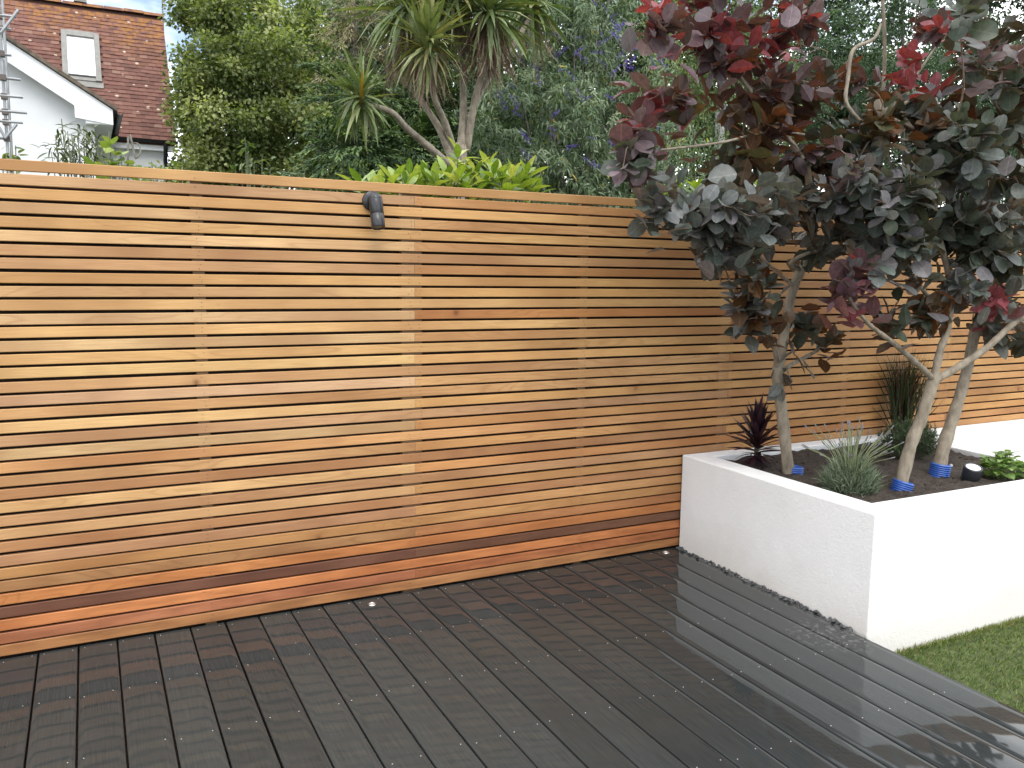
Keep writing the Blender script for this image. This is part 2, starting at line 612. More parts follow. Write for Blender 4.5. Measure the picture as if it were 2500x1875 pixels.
# ------------------------------------------------------------------ ground, lawn, deck
mb = MB()
mb.add([(-900, -900, -0.2), (900, -900, -0.2), (900, 900, -0.2), (-900, 900, -0.2)], [(0, 1, 2, 3)])
o = mb.build('ground', MAT['ground'])
o['kind'] = 'structure'

DW = 0.14566
DX0 = -0.24609
deck = struct_empty('deck')
n_left, n_right = -26, 22
prof = [(-0.0696, -0.022), (-0.0696, -0.0035), (-0.0687, -0.0012), (-0.0655, -0.0003), (-0.045, 0.0), (0.0, 0.00025),
        (0.045, 0.0), (0.0655, -0.0003), (0.0687, -0.0012), (0.0696, -0.0035), (0.0696, -0.022)]
for i in range(n_left, n_right):
    xc = DX0 + (i + 0.5) * DW + R.uniform(-0.0006, 0.0006)
    w = 1.0 if i < n_right - 1 else 0.97
    dz = R.uniform(-0.0006, 0.0004)
    tilt = R.uniform(-0.0022, 0.0022)
    ys = [-0.004 + R.uniform(-0.002, 0), -0.7, -1.4, -2.1, -3.0, -6.4]
    wob = [R.uniform(-0.0004, 0.0004) for _ in ys]
    V, F = [], []
    k = len(prof)
    for y, wz in zip(ys, wob):
        V += [(xc + px * w - (0.002 if i == n_right - 1 else 0), y, pz + dz + px * tilt + wz) for px, pz in prof]
    for s in range(len(ys) - 1):
        F += [(s * k + j, (s + 1) * k + j, (s + 1) * k + j + 1, s * k + j + 1) for j in range(k - 1)]
    mb = MB()
    mb.add(V, F, True)
    mb.add(V[:k], [tuple(range(k))])
    mb.add(V[-k:], [tuple(range(k))[::-1]])
    mb.build('plank', MAT['deck'], deck)
mb = MB()
mb.box((2.9455, -6.4, -0.14), (2.966, -0.004, -0.0008))
o = mb.build('edge_trim', MAT['deck'], deck)
mb = MB()
mb.box((DX0 + n_left * DW, -6.4, -0.12), (2.94, -0.005, -0.045))
mb.build('joist_frame', MAT['back'], deck)
# pairs of small screw heads at every joist line
mb = MB()
for i in range(-12, 22):
    for y in (-0.035, -0.47, -0.92, -1.37, -1.82, -2.27, -2.72):
        for sgn in (-1, 1):
            if R.random() < 0.12:
                continue
            x = DX0 + (i + 0.5) * DW + sgn * 0.048 + R.uniform(-0.004, 0.004)
            yy = y + R.uniform(-0.012, 0.012)
            mb.lathe([(0.0, 0.0010), (0.0018, 0.0009), (0.0023, 0.0002)], (x, yy, 0.0), (0, 0, 1), 6)
mb.build('screw_heads', MAT['screw'], deck, kind='stuff')

# lawn
mb = MB()
mb.add([(2.968, -7, -0.125), (9.5, -7, -0.125), (9.5, -1.3, -0.125), (2.968, -1.3, -0.125)], [(0, 1, 2, 3)])
lawn = mb.build('lawn', simple('turf_base', (0.06, 0.075, 0.022), 0.95, noise=0.5, scale=30))
lawn['kind'] = 'structure'
MAT['grass'] = leaf_mat('grass_blade', [(0.0, (0.040, 0.065, 0.014)), (0.55, (0.10, 0.155, 0.034)), (0.85, (0.20, 0.25, 0.065)),
                                        (0.93, (0.24, 0.20, 0.08)), (1.0, (0.20, 0.15, 0.07))], 0.5, 0.25, (1.0, 1.2, 0.5))


def leaves_mesh(name, pos, dirs, nrm, L, Wd, var, shape='diamond', curl=0.0):
    """many leaves joined in one mesh. pos, dirs, nrm: (n,3)"""
    pos = np.asarray(pos, float)
    d = np.asarray(dirs, float)
    d = d / np.linalg.norm(d, axis=1, keepdims=True)
    nn = np.asarray(nrm, float)
    nn = nn - d * np.sum(nn * d, axis=1, keepdims=True)
    nn = nn / (np.linalg.norm(nn, axis=1, keepdims=True) + 1e-9)
    s = np.cross(nn, d)
    if shape == 'diamond':
        T = np.array([(0, 0, 0), (0.45, 0.5, 0.06), (1, 0, -0.06), (0.45, -0.5, 0.06)])
        F = np.array([(0, 2, 1), (0, 3, 2)])
    elif shape == 'oval':
        T = np.array([(0, 0, 0), (0.22, 0.34, 0.05), (0.55, 0.5, 0.06), (0.85, 0.27, 0.0), (1, 0, -0.05),
                      (0.85, -0.27, 0.0), (0.55, -0.5, 0.06), (0.22, -0.34, 0.05), (0.5, 0, 0)])
        F = np.array([(0, 8, 1), (1, 8, 2), (2, 8, 3), (3, 8, 4), (4, 8, 5), (5, 8, 6), (6, 8, 7), (7, 8, 0)])
    elif shape == 'blade':
        T = np.array([(0, 0.5, 0), (0, -0.5, 0), (0.55, 0.4, 0.02), (0.55, -0.4, 0.02), (1, 0, -0.12)])
        F = np.array([(0, 1, 3), (0, 3, 2), (2, 3, 4)])
    elif shape == 'lance':
        T = np.array([(0, 0, 0), (0.3, 0.5, 0.03), (0.3, -0.5, 0.03), (0.68, 0.34, -0.03), (0.68, -0.34, -0.03), (1, 0, -0.16)])
        F = np.array([(0, 2, 1), (1, 2, 4), (1, 4, 3), (3, 4, 5)])
    if curl:
        T = T.copy()
        T[:, 2] -= curl * T[:, 0] ** 2
    L = np.asarray(L, float)[:, None, None]
    Wd = np.asarray(Wd, float)[:, None, None]
    V = pos[:, None, :] + L * T[None, :, 0:1] * d[:, None, :] + Wd * T[None, :, 1:2] * s[:, None, :] + L * T[None, :, 2:3] * nn[:, None, :]
    n, k = len(pos), len(T)
    FF = (F[None] + (np.arange(n) * k)[:, None, None]).reshape(-1, 3)
    uv = np.tile(np.stack([T[:, 0], T[:, 1] + 0.5], 1), (n, 1))
    return np_mesh(name, V.reshape(-1, 3), FF, uv, np.repeat(np.asarray(var), k), smooth=False)


def rnd_dirs(n):
    v = N.normal(size=(n, 3))
    return v / np.linalg.norm(v, axis=1, keepdims=True)


ng = 42000
gx = 2.97 + N.rand(ng) ** 1.3 * 3.2
gy = -1.35 - N.rand(ng) ** 1.2 * 2.6
gp = np.stack([gx, gy, np.full(ng, -0.126)], 1)
gd = np.stack([N.normal(0.15, 0.45, ng), N.normal(-0.15, 0.45, ng), np.ones(ng) * 0.8], 1)
me = leaves_mesh('grass', gp, gd, rnd_dirs(ng), N.uniform(0.018, 0.042, ng), N.uniform(0.002, 0.004, ng),
                 np.clip(N.beta(2, 2.4, ng) + (N.rand(ng) < 0.05) * 0.4, 0, 1), 'blade')
link('grass', me, MAT['grass'], kind='stuff')
# brown frayed turf along the planter's foot
ne = 2600
gp = np.stack([2.98 + N.rand(ne) * 3.0, -1.342 - np.abs(N.normal(0, 0.012, ne)), np.full(ne, -0.126)], 1)
gd = np.stack([N.normal(0, 0.5, ne), N.normal(0.0, 0.5, ne), np.ones(ne)], 1)
me = leaves_mesh('turf_edge', gp, gd, rnd_dirs(ne), N.uniform(0.02, 0.04, ne), N.uniform(0.002, 0.004, ne), N.uniform(0.75, 1.0, ne), 'blade')
link('turf_edge_grass', me, MAT['grass'], kind='stuff')

# ------------------------------------------------------------------ the slatted fence
H = 1.966
fence = thing('slatted_fence', 'tall cedar fence of narrow horizontal slats with dark gaps behind the deck', 'fence', (1.4, 0, 0))
left = [(224, 186, 134), (182, 143, 108), (226, 187, 132), (214, 176, 130), (230, 196, 145), (228, 190, 138), (206, 167, 130), (183, 136, 96),
        (231, 191, 135), (204, 164, 118), (238, 203, 145), (205, 170, 130), (240, 204, 155), (214, 180, 134), (232, 196, 140), (226, 187, 126),
        (214, 175, 130), (214, 175, 142), (214, 170, 130), (231, 191, 134), (221, 186, 150), (206, 176, 130), (220, 166, 120), (204, 156, 110),
        (184, 132, 96), (220, 176, 120), (182, 143, 110), (206, 160, 110), (188, 140, 98), (176, 126, 92), (182, 137, 92), (174, 130, 86),
        (206, 138, 84), (122, 82, 66), (216, 140, 92), (188, 124, 88), (180, 132, 90)]
right = [(216, 170, 115), (214, 163, 110), (222, 172, 114), (212, 165, 114), (224, 178, 118), (210, 162, 110), (204, 158, 110), (190, 138, 90),
         (222, 176, 118), (226, 180, 118), (226, 182, 122), (208, 140, 86), (222, 176, 118), (206, 158, 112), (226, 180, 118), (230, 182, 120),
         (208, 162, 114), (216, 172, 122), (206, 160, 112), (222, 174, 114), (194, 150, 110), (216, 162, 106), (222, 166, 112), (218, 164, 108),
         (182, 134, 98), (212, 150, 94), (190, 144, 108), (204, 156, 104), (180, 126, 88), (200, 150, 100), (196, 144, 94), (182, 126, 84),
         (208, 140, 84), (116, 80, 62), (212, 142, 88), (182, 116, 76), (166, 112, 72)]
gap = [0.0095] * 37
pitch = H / 37
z = H
rows = []
for i in range(37):
    hgt = 0.0420 if i < 29 else 0.0447
    z_top = H - i * pitch
    rows.append((z_top - hgt, z_top))
for i, (z0, z1) in enumerate(rows):
    joints = [-6.38, -2.5, 1.3837, 5.262, 9.14] if i % 2 == 1 else [-4.44, -0.56, 3.32, 7.2, 9.14]
    for a, b_ in zip(joints[:-1], joints[1:]):
        dy = R.uniform(-0.0012, 0.0008)
        dz = R.uniform(-0.0008, 0.0008)
        xm = 0.5 * (a + b_)
        base = left[i] if (xm < 1.38) else right[i]
        if i % 2 == 0 and -0.56 - 1e-6 <= a < 3:
            base = tuple(0.5 * (p + q) for p, q in zip(left[i], right[i]))
        if xm > 3.4:
            base = tuple(0.45 * c + 0.55 * d for c, d in zip(right[(i * 7 + 3) % 30], (206, 156, 100)))
        if a < -2.6:
            base = left[(i * 5 + 2) % 37]
        if i < 31:
            mean = (224, 184, 136) if xm < 1.38 else (206, 158, 106)
            base = tuple(0.60 * p + 0.40 * q for p, q in zip(base, mean))
        j = R.uniform(0.96, 1.05)
        c = srgb(*base)
        c = (c[0] * 0.72 * j, c[1] * 0.70 * j, c[2] * 0.66 * j * R.uniform(0.95, 1.05), 1)
        ch = 0.0022
        pr = [(dy + ch, z0), (0.0185, z0), (0.0185, z1), (dy + ch, z1), (dy, z1 - ch), (dy, z0 + ch)]
        sag = R.uniform(-0.0012, 0.0012)
        xs = [a + 0.0006, xm, b_ - 0.0006]
        zo = [dz, dz + sag, dz + R.uniform(-0.0006, 0.0006)]
        V = [(x, y, zz + q) for x, q in zip(xs, zo) for y, zz in pr]
        F = [(s * 6 + k, s * 6 + (k + 1) % 6, (s + 1) * 6 + (k + 1) % 6, (s + 1) * 6 + k) for s in range(2) for k in range(6)]
        mb = MB()
        mb.add(V, F + [tuple(range(6))[::-1], tuple(range(12, 18))])
        mb.build('slat', MAT['cedar'], fence, color=c)
for x, wd in ((-5.4, 0.05), (-4.44, 0.1), (-3.5, 0.05), (-2.5, 0.1), (-1.52, 0.05), (-0.56, 0.1), (0.426, 0.047), (1.376, 0.1),
              (2.33, 0.047), (3.315, 0.1), (4.297, 0.047), (5.26, 0.1), (6.23, 0.047), (7.2, 0.1), (8.15, 0.047), (9.09, 0.1)):
    mb = MB()
    mb.box((x - wd / 2, 0.0195, -0.1), (x + wd / 2, 0.055, H - 0.012))
    mb.build('batten', MAT['cedar'], fence, color=(0.20, 0.13, 0.07, 1))
mb = MB()
for k in range(104):
    x = -6.38 + k * 0.15
    mb.box((x, 0.057 + 0.004 * (k % 2), -0.15), (x + 0.1502, 0.075 + 0.004 * (k % 2), H - 0.075 + R.uniform(-0.004, 0.004)))
o = mb.build('backing_boards', MAT['back'], fence)
mb = MB()
for x in (0.426, 1.36, 1.41, 2.33, 3.3, 3.34, 4.297, 5.24, 5.29):
    for z0, z1 in rows:
        for q in (0.3, 0.72):
            if R.random() < 0.75:
                mb.lathe([(0.0, 0.0025), (0.0016, 0.0022), (0.0018, 0.0)], (x + R.uniform(-0.008, 0.008), 0.0, z0 + (z1 - z0) * q), (0, -1, 0), 6)
mb.build('nail_heads', MAT['nail'], fence, kind='stuff')

# spotlight on the fence
lp = Vector((1.178, 0.0, 1.880))
lamp = thing('wall_spotlight', 'small black spotlight fixed near the top of the cedar fence', 'wall light', lp)
mb = MB()
mb.lathe([(0.0, 0.0), (0.046, 0.0), (0.046, 0.010), (0.042, 0.014), (0.0, 0.0142)], lp, (0, -1, 0), 28)
mb.build('backplate', MAT['black'], lamp)
mb = MB()
mb.tube(spline([lp + Vector((0, -0.008, 0.0)), lp + Vector((0, -0.034, 0.004)), lp + Vector((0, -0.056, 0.002))], 4), [0.026] * 9, 18)
mb.lathe([(0.0, 0.030), (0.017, 0.028), (0.027, 0.018), (0.030, 0.0), (0.030, -0.006)], lp + Vector((0, -0.058, 0.0)), (0, -0.2, 1), 24)
mb.build('elbow', MAT['black'], lamp)
ax = Vector((0, -0.30, -1)).normalized()
top = lp + Vector((0, -0.058, 0.0))
mb = MB()
mb.lathe([(0.0, -0.004), (0.030, -0.002), (0.0305, 0.0), (0.0305, 0.066), (0.0296, 0.067), (0.0296, 0.069), (0.0305, 0.070),
          (0.0305, 0.128), (0.0290, 0.130), (0.0255, 0.130), (0.0255, 0.124)], top, ax, 28)
mb.build('lamp_body', MAT['black'], lamp)
mb = MB()
mb.lathe([(0.0255, 0.1255), (0.0, 0.1255)], top, ax, 24)
mb.build('lens', MAT['lens'], lamp)

# ------------------------------------------------------------------ the white planter, its soil, the low wall, the gravel
HP = 0.548
planter = thing('planter', 'white rendered raised planter box standing between deck, lawn and fence', 'planter', (3.0, -1.33, -0.13))


def beveled(name, verts, faces, mat, parent, width, sel):
    bm = bmesh.new()
    vs = [bm.verts.new(v) for v in verts]
    for f in faces:
        bm.faces.new([vs[i] for i in f])
    bm.normal_update()
    ed = [e for e in bm.edges if sel(e)]
    bmesh.ops.bevel(bm, geom=ed, offset=width, segments=3, profile=0.5, affect='EDGES')
    me = bpy.data.meshes.new(name)
    bm.to_mesh(me)
    bm.free()
    me.polygons.foreach_set('use_smooth', [False] * len(me.polygons))
    return link(name, me, mat, parent)


ox0, ox1, oy0, oy1 = 2.998, 4.762, -1.338, -0.010
ix0, ix1, iy0, iy1 = 3.138, 4.662, -1.196, -0.116
Z0 = -0.16
vv = [(ox0, oy0, Z0), (ox1, oy0, Z0), (ox1, oy1, Z0), (ox0, oy1, Z0), (ox0, oy0, HP), (ox1, oy0, HP), (ox1, oy1, HP), (ox0, oy1, HP),
      (ix0, iy0, HP), (ix1, iy0, HP), (ix1, iy1, HP), (ix0, iy1, HP), (ix0, iy0, 0.1), (ix1, iy0, 0.1), (ix1, iy1, 0.1), (ix0, iy1, 0.1)]
ff = [(0, 1, 5, 4), (1, 2, 6, 5), (2, 3, 7, 6), (3, 0, 4, 7), (4, 5, 9, 8), (5, 6, 10, 9), (6, 7, 11, 10), (7, 4, 8, 11),
      (8, 9, 13, 12), (9, 10, 14, 13), (10, 11, 15, 14), (11, 8, 12, 15)]


def sel(e):
    a, b = e.verts[0].co, e.verts[1].co
    top_ = a.z > HP - 0.01 and b.z > HP - 0.01
    outer = lambda v: abs(v.x - ox0) < 1e-4 or abs(v.x - ox1) < 1e-4 or abs(v.y - oy0) < 1e-4 or abs(v.y - oy1) < 1e-4
    if top_:
        return outer(a) == outer(b)
    return abs(a.x - b.x) < 1e-4 and abs(a.y - b.y) < 1e-4 and outer(a)


beveled('planter_wall', vv, ff, MAT['render'], planter, 0.007, sel)
# soil: lumpy sheet
nx, ny = 110, 80
gx, gy = np.meshgrid(np.linspace(ix0, ix1, nx), np.linspace(iy0, iy1, ny))


def vnoise(x, y, s, seed):
    r = np.random.RandomState(seed)
    gsz = 64
    G = r.rand(gsz, gsz)
    u, v = x * s, y * s
    i, j = np.floor(u).astype(int), np.floor(v).astype(int)
    fu, fv = u - i, v - j
    fu, fv = fu * fu * (3 - 2 * fu), fv * fv * (3 - 2 * fv)
    g = lambda a, b: G[a % gsz, b % gsz]
    return (g(i, j) * (1 - fu) + g(i + 1, j) * fu) * (1 - fv) + (g(i, j + 1) * (1 - fu) + g(i + 1, j + 1) * fu) * fv


gz = HP - 0.060 + 0.030 * vnoise(gx, gy, 3.2, 1) + 0.022 * vnoise(gx, gy, 14, 2) + 0.014 * vnoise(gx, gy, 38, 3)
V = np.stack([gx, gy, gz], -1).reshape(-1, 3)
idx = np.arange(nx * ny).reshape(ny, nx)
F = np.stack([idx[:-1, :-1], idx[:-1, 1:], idx[1:, 1:], idx[1:, :-1]], -1).reshape(-1, 4)
link('soil', np_mesh('soil', V, F, smooth=True), MAT['soil'], planter)


def soil_z(x, y):
    return float(HP - 0.060 + 0.030 * vnoise(np.array([x]), np.array([y]), 3.2, 1)[0] + 0.018)


def stone_mesh(name, r, seed, flat=0.7):
    bm = bmesh.new()
    bmesh.ops.create_icosphere(bm, subdivisions=1, radius=r)
    rr = random.Random(seed)
    for v in bm.verts:
        v.co *= rr.uniform(0.65, 1.15)
        v.co.z *= flat
    me = bpy.data.meshes.new(name)
    bm.to_mesh(me)
    bm.free()
    return me


# clods of soil joined in one
mb = MB()
for k in range(520):
    x, y = R.uniform(ix0 + 0.02, ix1 - 0.02), R.uniform(iy0 + 0.02, iy1 - 0.02)
    r_ = R.uniform(0.003, 0.012)
    P = [Vector((x, y, soil_z(x, y) - 0.006)) + Vector((R.uniform(-1, 1), R.uniform(-1, 1), R.uniform(-0.5, 1))) * r_ for _ in range(6)]
    mb.add(P, [(0, 1, 2), (0, 2, 3), (0, 3, 1), (4, 1, 2), (4, 2, 3), (5, 3, 1), (5, 1, 4)])
mb.build('soil_clods', MAT['soil'], planter, kind='stuff')

wall2 = thing('garden_wall', 'low white rendered wall running along the fence foot beyond the planter', 'wall', (6.5, -0.06, -0.15))
vv = [(4.765, -0.118, -0.16), (9.1, -0.118, -0.16), (9.1, -0.010, -0.16), (4.765, -0.010, -0.16),
      (4.765, -0.118, HP), (9.1, -0.118, HP), (9.1, -0.010, HP), (4.765, -0.010, HP)]
beveled('wall_body', vv, [(0, 1, 5, 4), (1, 2, 6, 5), (2, 3, 7, 6), (3, 0, 4, 7), (4, 5, 6, 7)], MAT['render'], wall2, 0.007,
        lambda e: e.verts[0].co.z > 0.5 and e.verts[1].co.z > 0.5)

# gravel strip between deck and planter
mb = MB()
for k in range(420):
    y = R.uniform(-1.27, -0.012)
    x = R.uniform(2.969, 2.996)
    r_ = R.uniform(0.005, 0.0125)
    zc = R.uniform(-0.022, 0.006)
    P = []
    a0 = R.uniform(0, 6.28)
    for q in range(5):
        a = a0 + q * 1.2566 + R.uniform(-0.3, 0.3)
        P.append((min(2.9965, x + math.cos(a) * r_), y + math.sin(a) * r_ * 1.25, zc + R.uniform(-0.4, 0.4) * r_))
    P += [(min(2.996, x + R.uniform(-.3, .3) * r_), y + R.uniform(-.3, .3) * r_, zc + r_ * R.uniform(0.5, 1.0)), (x, y, zc - r_ * 0.7)]
    F = [(q, (q + 1) % 5, 5) for q in range(5)] + [((q + 1) % 5, q, 6) for q in range(5)]
    mb.add(P, F)
mb.build('gravel', MAT['gravel'], kind='stuff')

# two round steel lights let into the deck
for (x, y, lab) in ((1.136, -0.081, 'round steel light sunk in the deck below the wall spotlight'),
                    (2.872, -0.055, 'round steel light sunk in the deck at the foot of the white planter')):
    t = thing('deck_light', lab, 'deck light', (x, y, 0), 'deck lights along the fence')
    mb = MB()
    mb.lathe([(0.0215, 0.0), (0.0215, 0.003), (0.018, 0.0042), (0.0135, 0.003), (0.0135, 0.0012)], (x, y, 0), (0, 0, 1), 24)
    mb.build('bezel', MAT['steel'], t)
    mb = MB()
    mb.lathe([(0.0135, 0.0022), (0.006, 0.0034), (0.0, 0.0036)], (x, y, 0), (0, 0, 1), 20)
    mb.build('lens', simple('frosted_lens', (0.42, 0.42, 0.41), 0.3), t)

# ------------------------------------------------------------------ smoke bushes in the planter
DARK = (0.030, 0.040, 0.026)
PAL = {'g': [(0.108, 0.126, 0.118), (0.135, 0.148, 0.146), (0.082, 0.104, 0.088), (0.128, 0.124, 0.132)],
       'p': [(0.111, 0.081, 0.089), (0.130, 0.095, 0.108), (0.089, 0.074, 0.076), (0.095, 0.063, 0.059)],
       'o': [(0.095, 0.068, 0.032), (0.081, 0.068, 0.030), (0.105, 0.059, 0.030), (0.070, 0.073, 0.035)],
       'k': [(0.057, 0.076, 0.054), (0.068, 0.070, 0.059), (0.046, 0.062, 0.038), (0.081, 0.095, 0.081)],
       'r': [(0.130, 0.068, 0.080), (0.115, 0.062, 0.076), (0.125, 0.056, 0.058), (0.155, 0.090, 0.102)]}
MAT['smokeleaf'] = leaf_mat('smoke_bush_leaf', None, 0.40, 0.32, (1.2, 0.95, 0.6), True, 0.55, 0.5)
MAT['smokerest'] = leaf_mat('smoke_bush_foliage', [(0.0, (0.030, 0.040, 0.026)), (0.25, (0.06, 0.07, 0.055)), (0.45, (0.095, 0.105, 0.098)),
                                                   (0.6, (0.08, 0.056, 0.062)), (0.8, (0.075, 0.046, 0.018)), (0.9, (0.19, 0.058, 0.07)), (1.0, (0.24, 0.07, 0.085))],
                            0.42, 0.30, (1.7, 0.85, 0.45), False, 0.55, 0.45)


def smoke_leaf_mesh(k):
    """oval blade on a short stalk along +X, length 1, folded on its midrib"""
    rr = random.Random(50 + k)
    st = 0.16
    fold = rr.uniform(0.03, 0.10)
    curl = rr.uniform(0.02, 0.22)
    wd = rr.uniform(0.31, 0.38)
    us = [0.0, 0.10, 0.30, 0.55, 0.78, 0.93, 1.0]
    hw = [0.02, 0.42, 0.84, 1.0, 0.84, 0.45, 0.05]
    V = [(0, 0.008, 0), (0, -0.008, 0)]
    UV = [(0, 0.52), (0, 0.48)]
    for u, h in zip(us, hw):
        x = st + (1 - st) * u
        zc = -curl * u * u
        wv = rr.uniform(-0.015, 0.015)
        V += [(x, wd * h, zc + fold * h + wv), (x, 0, zc), (x, -wd * h, zc + fold * h - wv)]
        UV += [(u, 0.5 + 0.5 * h), (u, 0.5), (u, 0.5 - 0.5 * h)]
    F = [(0, 1, 3), (0, 3, 2), (1, 4, 3)]
    for s in range(len(us) - 1):
        a = 2 + s * 3
        for q in (0, 1):
            F += [(a + q, a + q + 1, a + q + 4), (a + q, a + q + 4, a + q + 3)]
    return np_mesh('smoke_bush_leaf', V, F, UV, smooth=True)


SMOKE = [smoke_leaf_mesh(k) for k in range(6)]
for me in SMOKE:
    me.materials.append(MAT['smokeleaf'])

bases = [(3.318, -0.520), (3.580, -0.985), (4.010, -0.880)]
TREES = []
labels = ['purple leaved smoke bush nearest the deck, its single pale trunk beside the purple spiky plant',
          'purple leaved smoke bush whose trunk forks three ways low down, nearest the planter front',
          'purple leaved smoke bush with the rightmost leaning trunk, behind the forked one']
for (x, y), lab in zip(bases, labels):
    TREES.append(thing('smoke_bush', lab, 'small tree', (x, y, soil_z(x, y) - 0.03), 'purple smoke bushes in the planter'))


def trace(base, pts):
    """pts: (px, py, Y)"""
    P = [] if base is None else [np.array([base[0], base[1], soil_z(*base) - 0.05])]
    return P + [at(*p) for p in pts]


TR = [  # tree, name, base?, points, radii
    (0, 'trunk', bases[0], [(1909, 1007, -.53), (1901, 950, -.535), (1899, 907, -.54), (1907, 862, -.55), (1918, 790, -.56), (1934, 713, -.58), (1955, 660, -.60), (1978, 610, -.62), (1985, 520, -.63), (1970, 407, -.64)],
     [.031, .029, .028, .030, .027, .025, .024, .023, .021, .018, .016]),
    (0, 'branch', None, [(1899, 905, -.54), (1890, 845, -.60), (1875, 795, -.66), (1868, 740, -.70)], [.014, .011, .009, .006]),
    (0, 'branch', None, [(1902, 912, -.54), (1934, 889, -.52), (1975, 867, -.48), (2005, 848, -.45), (2042, 812, -.42)], [.013, .011, .010, .009, .006]),
    (0, 'branch', None, [(1970, 407, -.64), (1930, 345, -.62), (1884, 290, -.60), (1825, 212, -.60), (1785, 154, -.62), (1740, 70, -.65)], [.015, .013, .012, .010, .008, .005]),
    (0, 'branch', None, [(1970, 407, -.64), (2033, 353, -.60), (2090, 312, -.56), (2133, 289, -.54), (2151, 250, -.52), (2160, 136, -.50), (2155, 0, -.50), (2148, -90, -.5)], [.015, .014, .013, .012, .011, .010, .009, .006]),
    (0, 'branch', None, [(2164, 262, -.52), (2223, 203, -.50), (2282, 117, -.50), (2327, 41, -.50)], [.008, .007, .006, .004]),
    (0, 'branch', None, [(1975, 332, -.60), (1884, 319, -.66), (1771, 346, -.74), (1649, 362, -.80), (1560, 370, -.82)], [.008, .007, .006, .005, .003]),
    (0, 'branch', None, [(1955, 660, -.60), (1930, 642, -.68), (1988, 615, -.74), (2110, 613, -.85)], [.010, .009, .008, .005]),
    (0, 'branch', None, [(1940, 700, -.58), (1880, 650, -.66), (1820, 600, -.74), (1740, 560, -.82), (1670, 500, -.88)], [.010, .009, .008, .006, .004]),
    (1, 'trunk', bases[1], [(2223, 1088, -1.0), (2250, 1020, -1.01), (2268, 962, -1.02), (2280, 925, -1.02)], [.034, .030, .029, .029, .030]),
    (1, 'branch', None, [(2280, 928, -1.02), (2246, 894, -1.04), (2178, 835, -1.06), (2124, 794, -1.08), (2080, 740, -1.10), (2060, 690, -1.12)], [.016, .014, .012, .010, .008, .005]),
    (1, 'branch', None, [(2280, 925, -1.02), (2296, 853, -1.0), (2314, 799, -.98), (2320, 700, -.96), (2290, 560, -.94), (2255, 348, -.92), (2178, 289, -.9), (2106, 253, -.88)], [.021, .018, .017, .016, .013, .009, .007, .004]),
    (1, 'branch', None, [(2282, 928, -1.02), (2336, 898, -1.04), (2404, 853, -1.07), (2463, 799, -1.1), (2510, 755, -1.14), (2560, 650, -1.2)], [.021, .019, .017, .016, .014, .010]),
    (1, 'branch', None, [(2316, 780, -.97), (2240, 690, -1.02), (2200, 610, -1.08), (2180, 520, -1.1)], [.012, .010, .008, .005]),
    (1, 'branch', None, [(2255, 348, -.92), (2200, 262, -.9), (2291, 233, -.86), (2359, 228, -.84), (2500, 233, -.8)], [.008, .008, .007, .006, .004]),
    (1, 'branch', None, [(2070, 190, -.80), (2083, 122, -.80), (2133, 95, -.78), (2151, 59, -.76)], [.009, .009, .008, .006]),
    (1, 'branch', None, [(2255, 348, -.92), (2150, 330, -.86), (2070, 260, -.82), (2070, 190, -.80)], [.009, .009, .009, .009]),
    (2, 'trunk', bases[2], [(2305, 1088, -.87), (2341, 975, -.85), (2363, 894, -.83), (2377, 826, -.82), (2392, 770, -.82), (2420, 690, -.84), (2440, 600, -.86)], [.040, .034, .030, .028, .028, .026, .022, .018]),
    (2, 'branch', None, [(2440, 600, -.86), (2480, 480, -.90), (2490, 390, -.92), (2485, 330, -.94), (2445, 280, -.94), (2422, 226, -.94), (2413, 149, -.95), (2404, 14, -.96), (2400, -70, -.96)], [.016, .014, .012, .011, .010, .009, .009, .008, .005]),
    (2, 'branch', None, [(2392, 770, -.82), (2350, 660, -.80), (2330, 560, -.82), (2360, 430, -.88)], [.014, .012, .010, .006]),
    (2, 'branch', None, [(2440, 600, -.86), (2560, 480, -.8), (2620, 330, -.8), (2640, 150, -.8)], [.014, .012, .010, .006]),
    (2, 'branch', None, [(2485, 330, -.94), (2540, 180, -.96), (2580, 30, -1.0)], [.010, .008, .005]),
]
NODES = [[], [], []]
for ti, nm, base, pts, rr in TR:
    P = trace(base, pts)
    if base is not None:
        pass
    Q = spline(P, 5)
    rq = lerp_list(rr, len(Q))
    rq = [r_ * (1 + 0.07 * math.sin(k * 2.1 + ti) + R.uniform(-0.04, 0.04)) for k, r_ in enumerate(rq)]
    mb = MB()
    mb.tube(Q, rq, 12)
    mb.build(nm, MAT['smokebark'], TREES[ti])
    if nm == 'branch' or True:
        NODES[ti] += [q for q in Q if q[2] > 1.15]

